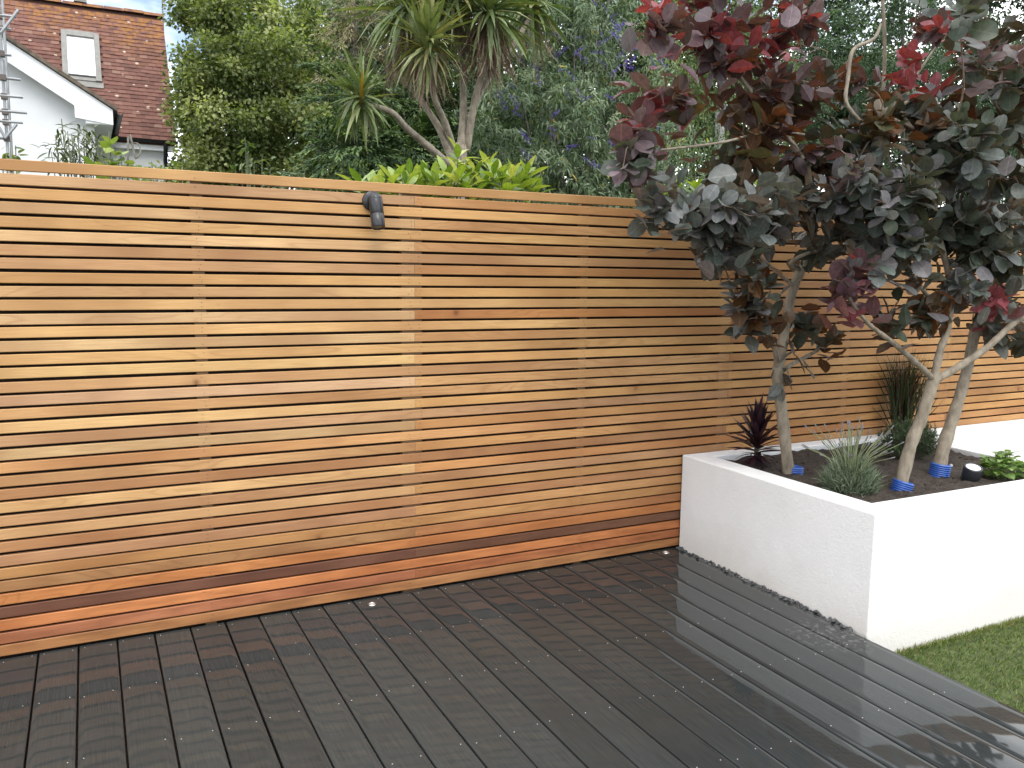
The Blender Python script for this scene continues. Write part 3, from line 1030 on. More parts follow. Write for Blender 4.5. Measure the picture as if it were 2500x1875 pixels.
BLOBS = [
    (0, 1565, 30, 60, 30, -.65, .12, 4, 'r'), (0, 1690, 60, 80, 60, -.62, .25, 10, 'ppr'), (0, 1800, 115, 90, 70, -.58, .25, 11, 'ppo'),
    (0, 1560, 265, 60, 55, -.75, .10, 5, 'rrp'), (0, 1535, 395, 45, 40, -.80, .12, 5, 'pk'), (0, 1660, 235, 60, 50, -.62, .25, 5, 'po'),
    (0, 1650, 480, 60, 50, -.90, .12, 7, 'g'), (0, 1860, 300, 100, 70, -.55, .30, 13, 'oop'), (0, 1810, 400, 80, 50, -.55, .25, 10, 'ok'),
    (0, 1850, 525, 140, 75, -.85, .25, 27, 'ggg'), (0, 1765, 610, 60, 55, -.80, .18, 9, 'g'), (0, 1990, 550, 100, 85, -.80, .28, 17, 'gggk'),
    (0, 1830, 690, 60, 40, -.72, .18, 6, 'kgo'), (0, 1785, 755, 40, 35, -.72, .10, 3, 'go'), (0, 1860, 780, 35, 35, -.70, .08, 3, 'o'),
    (0, 1990, 800, 45, 45, -.50, .10, 6, 'ko'), (0, 1893, 955, 15, 12, -.55, .03, 1, 'g'), (0, 2000, 220, 80, 70, -.50, .28, 10, 'opk'),
    (0, 1955, 60, 90, 55, -.50, .28, 10, 'ppr'), (0, 1900, 190, 70, 60, -.5, .25, 8, 'po'), (0, 2010, 400, 90, 60, -.6, .25, 12, 'pko'),
    (0, 1850, -90, 250, 70, -.5, .4, 16, 'po'),
    (1, 2090, 420, 100, 75, -.90, .28, 17, 'pgk'), (1, 2075, 700, 60, 50, -1.12, .08, 6, 'r'), (1, 2200, 770, 75, 40, -1.0, .18, 8, 'ok'),
    (1, 2180, 600, 90, 55, -1.08, .22, 13, 'g'), (1, 2215, 460, 120, 85, -1.0, .32, 22, 'gk'), (1, 2140, 270, 80, 50, -.85, .25, 9, 'ok'),
    (1, 2215, 175, 45, 45, -.75, .15, 4, 'r'), (1, 2285, 290, 80, 55, -.85, .28, 10, 'og'), (1, 2250, 560, 80, 60, -.95, .2, 9, 'k'),
    (2, 2370, 350, 130, 85, -1.0, .35, 28, 'gk'), (2, 2420, 480, 100, 90, -1.0, .32, 24, 'kg'), (2, 2350, 600, 100, 60, -.85, .3, 18, 'k'),
    (2, 2420, 730, 60, 45, -1.08, .16, 6, 'rrg'), (2, 2345, 690, 45, 35, -1.0, .12, 4, 'g'), (2, 2470, 800, 45, 50, -.90, .18, 7, 'kg'),
    (2, 2420, 110, 100, 90, -.92, .35, 17, 'pk'), (2, 2350, 25, 55, 25, -1.5, .10, 4, 'k'), (2, 2480, 245, 60, 70, -.92, .28, 9, 'ok'),
    (2, 2290, 60, 60, 40, -.7, .2, 5, 'pr'), (2, 2610, 350, 100, 250, -.9, .4, 26, 'gk'), (2, 2400, -90, 250, 70, -.8, .4, 16, 'pk'),
    (2, 2460, 620, 60, 60, -.95, .25, 10, 'kg'),
]
leafset = [[], [], []]
twigs = [MB(), MB(), MB()]
TIPS = []
for (ti, px, py, rx, ry, Yc, rY, nt_, pal) in BLOBS:
    for k in range(max(1, int(nt_ * 1.10 + 0.5))):
        while True:
            u = np.array([R.uniform(-1, 1) for _ in range(3)])
            if 0.15 < u @ u < 1:
                break
        TIPS.append((ti, at(px + u[0] * rx * 1.15, py + u[1] * ry * 1.12, Yc + u[2] * rY), pal))
NA = [[np.array(q) for q in n_] for n_ in NODES]
# nearest tips grow first; later ones may branch from earlier twigs
TIPS.sort(key=lambda q: min(np.linalg.norm(n_ - q[1]) for n_ in NODES[q[0]]))
for (ti, tip, pal) in TIPS:
    if True:
        arr = np.array(NA[ti])
        dd = np.linalg.norm(arr - tip, axis=1) + np.maximum(0, arr[:, 2] - tip[2]) * 0.5
        anc = arr[int(np.argmin(dd))]
        v = tip - anc
        ln = np.linalg.norm(v)
        if ln > 0.02:
            side = np.cross(v / ln, np.array([R.gauss(0, 1), R.gauss(0, 1), R.gauss(0, 1)]))
            m1 = anc + v * 0.33 + side * ln * R.uniform(0.05, 0.16) + np.array([0, 0, -0.04 * ln])
            m2 = anc + v * 0.70 + side * ln * R.uniform(-0.10, 0.10) + np.array([0, 0, 0.03 * ln])
            Q = spline([anc, m1, m2, tip], 3)
            twigs[ti].tube(Q, lerp_list([min(0.0045, 0.002 + ln * 0.006), 0.0014], len(Q)), 5, False)
            NA[ti] += [Q[4], Q[6], Q[8]]
            g = tip - m2
        else:
            g = np.array([R.uniform(-1, 1), R.uniform(-1, 1), 0.6])
        g = g / (np.linalg.norm(g) + 1e-9)
        g = g + np.array([R.uniform(-.35, .35), R.uniform(-.35, .35), R.uniform(0.0, 0.5)])
        g = g / np.linalg.norm(g)
        e1 = np.cross(g, np.array([0.31, 0.2, 0.93]))
        e1 /= np.linalg.norm(e1)
        e2 = np.cross(g, e1)
        nl = R.randint(8, 12)
        a0 = R.uniform(0, 6.28)
        hue = R.choice(pal)
        size0 = R.uniform(0.82, 1.18)
        for q in range(nl):
            a = a0 + q * 2.4
            t = q / (nl - 1)                        # 0 oldest/outer .. 1 youngest at the tip
            spread = 1.25 - 0.75 * t
            ax_ = g * math.cos(spread) + (e1 * math.cos(a) + e2 * math.sin(a)) * math.sin(spread)
            ax_ = ax_ + np.array([0, 0, -0.22 * (1 - t)]) + N.normal(0, 0.12, 3)
            ax_ /= np.linalg.norm(ax_)
            pos = tip - g * 0.20 * (1 - t) * R.uniform(0.5, 1.2)
            up = np.array([0, 0, 1.0]) * 0.75 + g * 0.5 + N.normal(0, 0.30, 3)
            size = (0.124 - 0.044 * t) * size0 * R.uniform(0.85, 1.12)
            h = hue if R.random() < 0.8 else R.choice(pal)
            leafset[ti].append((pos, ax_, up, size, h))


def frame(pos, ax_, up, s):
    x = ax_
    zv = up - x * (up @ x)
    zv = zv / (np.linalg.norm(zv) + 1e-9)
    y = np.cross(zv, x)
    return Matrix(((x[0] * s, y[0] * s, zv[0] * s, pos[0]), (x[1] * s, y[1] * s, zv[1] * s, pos[1]),
                   (x[2] * s, y[2] * s, zv[2] * s, pos[2]), (0, 0, 0, 1)))


VARK = {'k': (0.0, 0.2), 'g': (0.3, 0.48), 'p': (0.55, 0.65), 'o': (0.74, 0.82), 'r': (0.9, 1.0)}
for ti in range(3):
    twigs[ti].build('fine_twigs', MAT['twig'], TREES[ti], kind='stuff')

    def shows(l):
        x, y, d = pix(l[0] + l[1] * l[3] * 0.5)
        inside = -20 < x < 2520 and -20 < y < 1880
        return (0 if inside else 1, d - l[3] * 8)
    L = sorted(leafset[ti], key=shows)
    for (pos, ax_, up, s, h) in L[:299]:
        c = R.choice(PAL[h])
        j = R.uniform(0.8, 1.2)
        link('leaf', R.choice(SMOKE), None, TREES[ti], frame(pos, ax_, up, s), (c[0] * j, c[1] * j, c[2] * j, 1))
    rest = L[299:]
    if rest:
        me = leaves_mesh('smoke_bush_foliage', np.array([l[0] for l in rest]), np.array([l[1] for l in rest]), np.array([l[2] for l in rest]),
                         [l[3] for l in rest], [l[3] * 0.64 for l in rest], [R.uniform(*VARK[l[4]]) for l in rest], 'oval', 0.08)
        link('foliage', me, MAT['smokerest'], TREES[ti], kind='stuff')

# blue ribbed watering pipes round the trunks
for (x, y, dx, dy, hh, lean, lab) in (
        (3.318, -0.520, 0.020, -0.002, 0.030, (0.05, 0.0), 'blue ribbed pipe collar round the trunk nearest the deck'),
        (3.580, -0.985, 0.012, -0.004, 0.036, (0.25, -0.1), 'blue ribbed pipe collar round the forked trunk at the planter front'),
        (4.010, -0.880, 0.010, -0.004, 0.060, (0.12, -0.05), 'taller blue ribbed pipe collar at the foot of the rightmost trunk')):
    zb = soil_z(x, y) - 0.02
    t = thing('drain_pipe', lab, 'pipe', (x, y, zb), 'blue pipe collars in the planter')
    mb = MB()
    pr = [(0.047, 0.0)]
    hz = 0.0
    while hz < hh + 0.02:
        pr += [(0.047, hz), (0.053, hz + 0.002), (0.053, hz + 0.006), (0.047, hz + 0.008)]
        hz += 0.0105
    pr += [(0.047, hz), (0.043, hz), (0.043, 0.0)]
    mb.lathe(pr, (x + dx, y + dy, zb), (lean[0], lean[1], 1), 28)
    mb.build('pipe_body', MAT['blue'], t)

# garden spotlight standing in the soil
sx_, sy_ = at_z(2368, 1172, HP - 0.035)[:2]
zb = soil_z(sx_, sy_) - 0.01
gl = thing('spike_spotlight', 'black round spotlight standing in the planter soil beside the leafy herb', 'garden light', (sx_, sy_, zb))
axg = Vector((-0.18, -0.30, 1)).normalized()
mb = MB()
mb.lathe([(0.0, 0.0), (0.044, 0.0), (0.046, 0.01), (0.046, 0.082), (0.044, 0.085), (0.036, 0.085), (0.036, 0.080)], (sx_, sy_, zb), axg, 28)
mb.build('lamp_body', MAT['black'], gl)
mb = MB()
mb.lathe([(0.036, 0.0825), (0.0, 0.0830)], (sx_, sy_, zb), axg, 24)
mb.build('lens', simple('pale_lens', (0.72, 0.72, 0.74), 0.2), gl)
mb = MB()
mb.tube([(sx_, sy_, zb + 0.01), (sx_ + 0.01, sy_ + 0.02, zb - 0.08)], [0.02, 0.004], 8)
mb.build('spike', MAT['black'], gl)
# pale stone and a white plant tag in the soil
px_, py_ = at_z(2322, 1137, HP - 0.03)[:2]
me = stone_mesh('pale_stone', 0.020, 3, 0.6)
o = link('pale_stone', me, simple('pale_flint', (0.42, 0.40, 0.36), 0.7, noise=0.3, scale=60), None, Matrix.Translation((px_, py_, soil_z(px_, py_))) @ Matrix.Rotation(0.6, 4, 'Z') @ Matrix.Diagonal((1.5, 0.8, 1, 1)))
o['label'] = 'pale oblong stone lying on the dark soil by the spotlight'
o['category'] = 'stone'
a_, b_ = at_z(2208, 1180, HP - 0.03), at_z(2232, 1179, HP - 0.03)
mb = MB()
za = max(soil_z(a_[0], a_[1]), soil_z(b_[0], b_[1]))
mb.tube([(a_[0], a_[1], za + 0.004), (b_[0], b_[1], za + 0.005)], [0.0012, 0.0035], 6)
o = mb.build('dry_stalk', simple('dry_straw', (0.45, 0.36, 0.22), 0.8))
o['label'] = 'thin pale dry stalk lying on the soil between two blue pipes'
o['category'] = 'stalk'

# ------------------------------------------------------------------ planter plants
# purple spiky plant
bx, by = at_z(1845, 1135, HP - 0.035)[:2]
zb = soil_z(bx, by) - 0.01
t = thing('purple_cordyline', 'dark purple spiky plant in the planter corner by the fence', 'plant', (bx, by, zb))
MAT['purple'] = leaf_mat('purple_strap_leaf', None, 0.38, 0.15, (1.4, 0.6, 0.6), True, 0.2, 0.5)


def strap(name, n=5, droop=0.25, wid=0.10, prof=(0.55, 0.9, 1.0, 0.85, 0.5, 0.03), fold=0.25):
    """strap leaf along +X, length 1, arching towards -Z"""
    V, UV, F = [], [], []
    m = len(prof)
    for i, h in enumerate(prof):
        u = i / (m - 1)
        a = droop * u
        x = u * (1 - 0.18 * a * a)
        zc = -droop * u * u * 0.5
        w = wid * h / 2
        V += [(x, w, zc + w * fold), (x, 0, zc), (x, -w, zc + w * fold)]
        UV += [(u, 1), (u, 0.5), (u, 0)]
    for s in range(m - 1):
        a = s * 3
        for q in (0, 1):
            F += [(a + q, a + q + 1, a + q + 4), (a + q, a + q + 4, a + q + 3)]
    return np_mesh(name, V, F, UV, smooth=True)


PS = [strap('purple_strap_leaf', 5, d, 0.17, (0.45, 0.8, 1.0, 0.9, 0.55, 0.03)) for d in (0.1, 0.3, 0.7)]
for me in PS:
    me.materials.append(MAT['purple'])


def spoke(az, el, roll=0.0):
    """matrix turning +X to azimuth az, elevation el"""
    return Matrix.Rotation(az, 4, 'Z') @ Matrix.Rotation(-el, 4, 'Y') @ Matrix.Rotation(roll, 4, 'X')


for k in range(84):
    tt = k / 83
    el = rad(-10 + 92 * tt + R.uniform(-8, 8))
    ln = R.uniform(0.165, 0.215) * (1.0 if tt > 0.25 else 0.75)
    zz = 0.035 + 0.17 * tt
    M = Matrix.Translation((bx, by, zb + zz)) @ spoke(k * 2.4 + R.uniform(-.2, .2), el, R.uniform(-.3, .3)) @ Matrix.Diagonal((ln, ln * R.uniform(.8, 1.1), ln, 1))
    c = R.choice([(0.020, 0.008, 0.012), (0.030, 0.010, 0.016), (0.014, 0.008, 0.012), (0.045, 0.022, 0.030)])
    link('leaf', PS[0] if tt > 0.55 else (PS[1] if tt > 0.2 else PS[2]), None, t, M, (*c, 1))
mb = MB()
mb.tube([(bx, by, zb - 0.02), (bx, by, zb + 0.23)], [0.014, 0.008], 8)
mb.build('stem', MAT['darkbark'], t)

# lavender
lx, ly = at_z(2085, 1195, HP - 0.035)[:2]
lx, ly = lx - 0.02, ly + 0.01
zb = soil_z(lx, ly) - 0.01
t = thing('lavender', 'grey green lavender with thin flower stalks at the planter front', 'plant', (lx, ly, zb))
MAT['lav'] = leaf_mat('lavender_leaf', [(0, (0.06, 0.085, 0.045)), (0.5, (0.12, 0.16, 0.095)), (1, (0.24, 0.28, 0.20))], 0.6, 0.15)
n = 2300
ang = N.uniform(0, 6.283, n)
rr_ = np.sqrt(N.rand(n)) * 0.135
base = np.stack([lx + np.cos(ang) * rr_ * 0.9, ly + np.sin(ang) * rr_ * 0.9, zb + N.rand(n) ** 0.8 * 0.20 * (1 - rr_ / 0.19)], 1)
dr = np.stack([np.cos(ang) * 0.6, np.sin(ang) * 0.6, N.uniform(0.5, 1.6, n)], 1) + N.normal(0, 0.35, (n, 3))
me = leaves_mesh('lavender_leaves', base, dr, rnd_dirs(n), N.uniform(0.03, 0.085, n), N.uniform(0.003, 0.0045, n), N.rand(n), 'blade', 0.1)
link('foliage', me, MAT['lav'], t, kind='stuff')
MAT['lavstalk'] = simple('lavender_stalk', (0.20, 0.24, 0.12), 0.7)
MAT['lavflower'] = simple('lavender_flower', (0.17, 0.16, 0.17), 0.8, noise=0.4, scale=300)
ms = MB()
for k in range(70):
    a = R.uniform(0, 6.283)
    sp = R.uniform(0.02, 0.22)
    hgt = R.uniform(0.17, 0.34)
    p0 = np.array([lx + math.cos(a) * 0.03, ly + math.sin(a) * 0.03, zb + 0.06])
    p2 = np.array([lx + math.cos(a) * sp, ly + math.sin(a) * sp, zb + hgt])
    p1 = 0.5 * (p0 + p2) + np.array([math.cos(a) * -0.01, math.sin(a) * -0.01, 0.03])
    ms.tube(spline([p0, p1, p2], 4), 0.0014, 4, False)
    d = p2 - p1
    d = d / np.linalg.norm(d)
    mf = MB()
    hl = R.uniform(0.018, 0.036)
    mf.lathe([(0.0, 0), (0.0035, 0.002), (0.0026, hl * 0.3), (0.0042, hl * 0.45), (0.0026, hl * 0.65), (0.0032, hl * 0.8), (0.0, hl)], p2, d, 6)
    mf.build('flower_spike', MAT['lavflower'], t)
ms.build('flower_stalks', MAT['lavstalk'], t, kind='stuff')

# rosemary-like shrub behind
def tuft(name, label, cat, cx, cy, rx, hz, nleaf, stops, size, wd, seed, dome=True):
    zb = soil_z(cx, cy) - 0.01
    t = thing(name, label, cat, (cx, cy, zb))
    m = leaf_mat(name + '_leaf', stops, 0.5, 0.2)
    stems = MB()
    P, D, VV = [], [], []
    rs = random.Random(seed)
    ns = nleaf // 36
    for k in range(ns):
        a = rs.uniform(0, 6.283)
        tilt_ = rs.uniform(0, 1) ** 0.7
        p2 = np.array([cx + math.cos(a) * rx * tilt_, cy + math.sin(a) * rx * tilt_, zb + hz * (1.05 - 0.55 * tilt_ ** 2) * rs.uniform(0.7, 1.05)])
        p0 = np.array([cx + math.cos(a) * 0.02, cy + math.sin(a) * 0.02, zb])
        p1 = p0 * 0.45 + p2 * 0.55 + np.array([math.cos(a), math.sin(a), 0]) * 0.02
        Q = spline([p0, p1, p2], 6)
        stems.tube(Q, lerp_list([0.0025, 0.001], len(Q)), 4, False)
        for q in range(36):
            i = rs.uniform(0.25, 1.0) * (len(Q) - 1.001)
            i0 = int(i)
            pp = Q[i0] + (Q[i0 + 1] - Q[i0]) * (i - i0)
            tg = Q[i0 + 1] - Q[i0]
            tg = tg / np.linalg.norm(tg)
            P.append(pp)
            D.append(tg * 0.7 + N.normal(0, 0.6, 3))
            VV.append(min(1, max(0, rs.gauss(0.35 + 0.3 * i / len(Q), 0.2))))
    nn_ = len(P)
    me = leaves_mesh(name + '_leaves', np.array(P), np.array(D), rnd_dirs(nn_), N.uniform(size * .7, size * 1.2, nn_), N.uniform(wd * .8, wd * 1.2, nn_), VV, 'blade', 0.1)
    link('foliage', me, m, t, kind='stuff')
    stems.build('stem_cluster', MAT['darkbark'], t, kind='stuff')
    return t


rx_, ry_ = at_z(2218, 1128, 0.50)[:2]
tuft('rosemary', 'bushy dark green rosemary like shrub behind the forked trunk', 'shrub', rx_, ry_, 0.21, 0.24, 5200,
     [(0, (0.016, 0.034, 0.012)), (0.5, (0.045, 0.085, 0.030)), (0.85, (0.095, 0.14, 0.065)), (1, (0.20, 0.24, 0.15))], 0.026, 0.0038, 5)

# red tipped grass
gx_, gy_ = at_z(2198, 1082, 0.50)[:2]
zb = soil_z(gx_, gy_) - 0.01
t = thing('ornamental_grass', 'upright dark green grass with red blade tips against the fence', 'grass plant', (gx_, gy_, zb))
MAT['redgrass'] = leaf_mat('red_grass_blade', [(0, (0.014, 0.026, 0.010)), (0.5, (0.032, 0.048, 0.014)), (0.75, (0.09, 0.11, 0.03)), (0.9, (0.06, 0.016, 0.014)), (1, (0.09, 0.02, 0.02))], 0.45, 0.2)
n = 420
ang = N.uniform(0, 6.283, n)
sp = np.abs(N.normal(0, 0.13, n))
sp[:16] = N.uniform(0.5, 0.9, 16)
dr = np.stack([np.cos(ang) * sp, np.sin(ang) * sp, np.ones(n)], 1)
base = np.stack([gx_ + np.cos(ang) * 0.035 * N.rand(n) ** .5, gy_ + np.sin(ang) * 0.03 * N.rand(n) ** .5, np.full(n, zb)], 1)
lg = N.uniform(0.40, 0.62, n)
lg[:16] = N.uniform(0.3, 0.42, 16)
va = N.beta(2, 3, n)
va[N.rand(n) < 0.22] = 0.95
me = leaves_mesh('grass_blades', base, dr, rnd_dirs(n), lg, N.uniform(0.005, 0.009, n), va, 'lance', 0.05)
link('blade_tuft', me, MAT['redgrass'], t, kind='stuff')

# broad leaved herb by the spotlight
hx, hy = at_z(2450, 1165, HP - 0.03)[:2]
zb = soil_z(hx, hy) - 0.01
t = thing('leafy_herb', 'fresh green low herb with rounded leaves at the planter front', 'plant', (hx, hy, zb))
MAT['herb'] = leaf_mat('herb_leaf', None, 0.45, 0.3, (1.2, 1.3, 0.5), True, 0.4, 0.4)


def oval_leaf(name, wid=0.6, fold=0.08, curl=0.15, pts=None):
    us = [0.0, 0.2, 0.45, 0.7, 0.88, 1.0]
    hw = pts or [0.03, 0.7, 1.0, 0.85, 0.5, 0.02]
    V, UV, F = [], [], []
    for u, h in zip(us, hw):
        zc = -curl * u * u
        V += [(u, wid / 2 * h, zc + fold * h), (u, 0, zc), (u, -wid / 2 * h, zc + fold * h)]
        UV += [(u, .5 + .5 * h), (u, .5), (u, .5 - .5 * h)]
    for s in range(5):
        a = s * 3
        for q in (0, 1):
            F += [(a + q, a + q + 1, a + q + 4), (a + q, a + q + 4, a + q + 3)]
    return np_mesh(name, V, F, UV, smooth=True)


HL = [oval_leaf('herb_leaf', 0.66, 0.06, c) for c in (0.1, 0.3, 0.5)]
for me in HL:
    me.materials.append(MAT['herb'])
stems = MB()
for k in range(56):
    a = R.uniform(0, 6.283)
    q = R.random() ** 0.6
    p2 = np.array([hx + math.cos(a) * 0.15 * q, hy + math.sin(a) * 0.11 * q, zb + (0.13 - 0.085 * q * q) * R.uniform(0.7, 1.15)])
    p0 = np.array([hx + math.cos(a) * 0.07 * q, hy + math.sin(a) * 0.05 * q, zb])
    stems.tube(spline([p0, 0.5 * (p0 + p2) + np.array([0, 0, 0.012]), p2], 3), 0.0015, 4, False)
    a1 = R.uniform(0, 6.28)
    for w in range(5):
        el = rad(R.uniform(-5, 45))
        s = R.uniform(0.034, 0.052)
        c = R.choice([(0.12, 0.21, 0.045), (0.17, 0.27, 0.07), (0.09, 0.165, 0.03), (0.24, 0.34, 0.11)])
        M = Matrix.Translation(p2 - np.array([0, 0, 0.012 * (w // 2)])) @ spoke(a1 + w * 1.5708 + R.uniform(-.3, .3), el, R.uniform(-.3, .3)) @ Matrix.Diagonal((s, s, s, 1))
        link('leaf', R.choice(HL), None, t, M, (*c, 1))
stems.build('stem_cluster', simple('herb_stem', (0.12, 0.18, 0.05), 0.6), t, kind='stuff')

# ------------------------------------------------------------------ house beyond the fence
YE = 16.5
eR = at(425, 333, YE)
eL = at(262, 322, YE)
XR = eR[0]
d = ray(393, 38)
rp = CAM + d * (XR - CAM[0]) / d[0]
ZE, ZR, YR = eR[2], rp[2], rp[1]
if YR < YE + 2.0 or YR > YE + 9:
    YR = YE + 4.0
    ZR = at(393, 38, YR)[2]
XL = -9.0
slope = np.array([0, YR - YE, ZR - ZE])
SL = float(np.linalg.norm(slope))
sdir = slope / SL
snrm = np.array([0, -sdir[2], sdir[1]])
house = thing('house', 'white rendered house with red clay tiled roof and a front gable', 'house', (0.0, YE + 3, -0.2))
MAT['hrender'] = simple('house_render', (0.74, 0.75, 0.76), 0.9, noise=0.04, scale=2.0, bmp=0.05)
MAT['hwhite'] = simple('white_painted_timber', (0.80, 0.81, 0.82), 0.5)
MAT['gutter'] = simple('black_gutter', (0.012, 0.012, 0.013), 0.4)
MAT['flash'] = simple('grey_flashing', (0.20, 0.195, 0.18), 0.6, noise=0.15, scale=10)


def tile_mat():
    m, nt, b, out = new_mat('clay_tile')
    oi = nd(nt, 'ShaderNodeObjectInfo')
    at_ = nd(nt, 'ShaderNodeAttribute', attribute_name='var')
    g = nd(nt, 'ShaderNodeNewGeometry')
    n1 = nd(nt, 'ShaderNodeTexNoise', Scale=1.1, Detail=5.0)
    n2 = nd(nt, 'ShaderNodeTexNoise', Scale=9.0, Detail=4.0)
    for n in (n1, n2):
        nt.links.new(g.outputs['Position'], n.inputs['Vector'])
    v = mathn(nt, 'FRACT', mathn(nt, 'ADD', mathn(nt, 'MULTIPLY', oi.outputs['Random'], 7.3), at_.outputs['Fac']))
    c = ramp(nt, [(0.0, (0.105, 0.045, 0.034)), (0.5, (0.145, 0.062, 0.046)), (0.9, (0.18, 0.082, 0.060)), (1.0, (0.21, 0.12, 0.09))], v).outputs['Color']
    # orange lichen, thickest towards the ridge's right end
    sx = nd(nt, 'ShaderNodeSeparateXYZ')
    nt.links.new(g.outputs['Position'], sx.inputs['Vector'])
    up_ = nd(nt, 'ShaderNodeMapRange')
    up_.inputs['From Min'].default_value = ZR - 2.6
    up_.inputs['From Max'].default_value = ZR
    nt.links.new(sx.outputs['Z'], up_.inputs['Value'])
    rt = nd(nt, 'ShaderNodeMapRange')
    rt.inputs['From Min'].default_value = XR - 6.5
    rt.inputs['From Max'].default_value = XR - 0.6
    nt.links.new(sx.outputs['X'], rt.inputs['Value'])
    f = mathn(nt, 'ADD', mathn(nt, 'MULTIPLY', up_.outputs['Result'], 0.20), mathn(nt, 'MULTIPLY', mathn(nt, 'MULTIPLY', rt.outputs['Result'], up_.outputs['Result']), 0.28))
    f = mathn(nt, 'ADD', f, mathn(nt, 'MULTIPLY', mathn(nt, 'SUBTRACT', n1.outputs['Fac'], 0.5), 0.7))
    lr = ramp(nt, [(0.20, (0, 0, 0)), (0.42, (1, 1, 1))], f)
    sp = ramp(nt, [(0.42, (0, 0, 0)), (0.56, (1, 1, 1))], n2.outputs['Fac'])
    c = mixc(nt, mathn(nt, 'MULTIPLY', mathn(nt, 'MULTIPLY', lr.outputs['Color'], sp.outputs['Color']), 0.85), c, (0.26, 0.115, 0.028))
    # pale lichen spots
    vo = nd(nt, 'ShaderNodeTexVoronoi', Scale=5.5)
    nt.links.new(g.outputs['Position'], vo.inputs['Vector'])
    ks = nd(nt, 'ShaderNodeSeparateColor')
    nt.links.new(vo.outputs['Color'], ks.inputs['Color'])
    ws = mathn(nt, 'MULTIPLY', mathn(nt, 'LESS_THAN', vo.outputs['Distance'], 0.20), mathn(nt, 'GREATER_THAN', ks.outputs['Green'], 0.68))
    c = mixc(nt, mathn(nt, 'MULTIPLY', ws, 0.8), c, (0.52, 0.42, 0.34))
    nt.links.new(c, b.inputs['Base Color'])
    b.inputs['Roughness'].default_value = 0.85
    bump(nt, b, n2.outputs['Fac'], 0.3, 0.01)
    return m


MAT['tile'] = tile_mat()
# skylight opening on the roof plane
eP = np.array([XR, YE, ZE])
SK = [at_plane(x, y, eP, snrm) for x, y in ((152, 79), (240, 88), (250, 206), (150, 194))]
skx0, skx1 = (SK[0][0] + SK[3][0]) / 2, (SK[1][0] + SK[2][0]) / 2
skt = [float(np.dot(p - eP, sdir)) for p in SK]
sk_hi, sk_lo = (skt[0] + skt[1]) / 2, (skt[2] + skt[3]) / 2


def roof_pt(x, t, h):
    return np.array([x, YE, ZE]) + sdir * t + snrm * h


# roof deck under the tiles
roof = MB()
for y_s in (1, -1):
    pass
P = [(XL, YE - 0.12, ZE - 0.12 * slope[2] / slope[1]), (XR, YE - 0.12, ZE - 0.12 * slope[2] / slope[1]), (XR, YR, ZR), (XL, YR, ZR), (XL, 2 * YR - YE, ZE), (XR, 2 * YR - YE, ZE)]
Q = [(a, b, c - 0.05) for a, b, c in P]
roof.add(P + Q, [(0, 1, 2, 3), (3, 2, 5, 4), (7, 6, 9, 8), (8, 9, 10, 11), (1, 0, 6, 7), (2, 1, 7, 8), (5, 2, 8, 11), (4, 5, 11, 10), (0, 3, 9, 6), (3, 4, 10, 9)])
roof_o = roof.build('roof', simple('tile_underlay', (0.08, 0.035, 0.025), 0.9), house)
GA = 0.112
TW = 0.168
tiles = []
nrow = int(SL / GA)
xl_vis = at(0, 200, YE)[0] - 2.6
for rI in range(nrow):
    t0 = -0.14 + rI * GA
    offx = (rI % 2) * TW / 2
    k = 0
    while True:
        x1 = XR - k * TW - offx + 0.03
        x0 = x1 - TW + 0.005
        k += 1
        if x1 < xl_vis:
            break
        if offx and k == 1:
            x1 = XR + 0.03
        xm = (x0 + x1) / 2
        if skx0 - 0.02 < xm < skx1 + 0.02 and sk_lo - 0.05 < t0 + GA * 0.5 < sk_hi + 0.02:
            continue
        tiles.append((x0, x1, t0))


def tile_geo(x0, x1, t0, seed):
    rr = random.Random(seed)
    h = 0.022 + rr.uniform(-0.003, 0.008)
    tw = rr.uniform(-0.003, 0.003)
    lo, hi = t0 + rr.uniform(-0.006, 0.004), t0 + GA * 1.5
    P = [roof_pt(x0, lo, h + tw), roof_pt(x1, lo, h - tw), roof_pt(x1, hi, 0.006), roof_pt(x0, hi, 0.006),
         roof_pt(x0, lo, h - 0.014 + tw), roof_pt(x1, lo, h - 0.014 - tw), roof_pt(x1, hi, -0.004), roof_pt(x0, hi, -0.004)]
    F = [(0, 1, 2, 3), (5, 4, 7, 6), (4, 5, 1, 0), (5, 6, 2, 1), (7, 4, 0, 3)]
    return P, F


def tile_vis(q):
    x, y, dp = pix(roof_pt((q[0] + q[1]) / 2, q[2], 0.02))
    ok = 0 < x < 440 and 0 < y < 340 and (y < 270 + (x - 275) * 0.64 - 0 if x < 275 else True)
    return (0 if ok else 1, dp)


tiles.sort(key=tile_vis)
for q in tiles[:298]:
    P, F = tile_geo(*q, int(q[0] * 997 + q[2] * 7919))
    mb = MB()
    mb.add(P, F)
    mb.build('roof_tile', MAT['tile'], house)
V, F, va = [], [], []
for q in tiles[298:]:
    P, f_ = tile_geo(*q, int(q[0] * 997 + q[2] * 7919))
    b0 = len(V)
    V += P
    F += [tuple(i + b0 for i in t_) for t_ in f_]
    va += [R.random()] * 8
me = np_mesh('tile_field', np.array(V), np.array(F), None, va, smooth=False)
link('tile_field', me, MAT['tile'], house, kind='stuff')
# ridge tiles
k = 0
x = XR + 0.03
while x > xl_vis:
    mb = MB()
    ln = 0.42
    dz = R.uniform(-0.01, 0.012)
    pts = []
    for xx in (x, x - ln + 0.012):
        for a in (-70, -35, 0, 35, 70):
            pts.append((xx, YR + 0.15 * math.sin(rad(a)), ZR - 0.10 + dz + 0.15 * math.cos(rad(a))))
    mb.add(pts, [(i, i + 1, i + 6, i + 5) for i in range(4)] + [(4, 3, 2, 1, 0), (5, 6, 7, 8, 9)])
    mb.build('ridge_tile', MAT['tile'], house)
    x -= ln
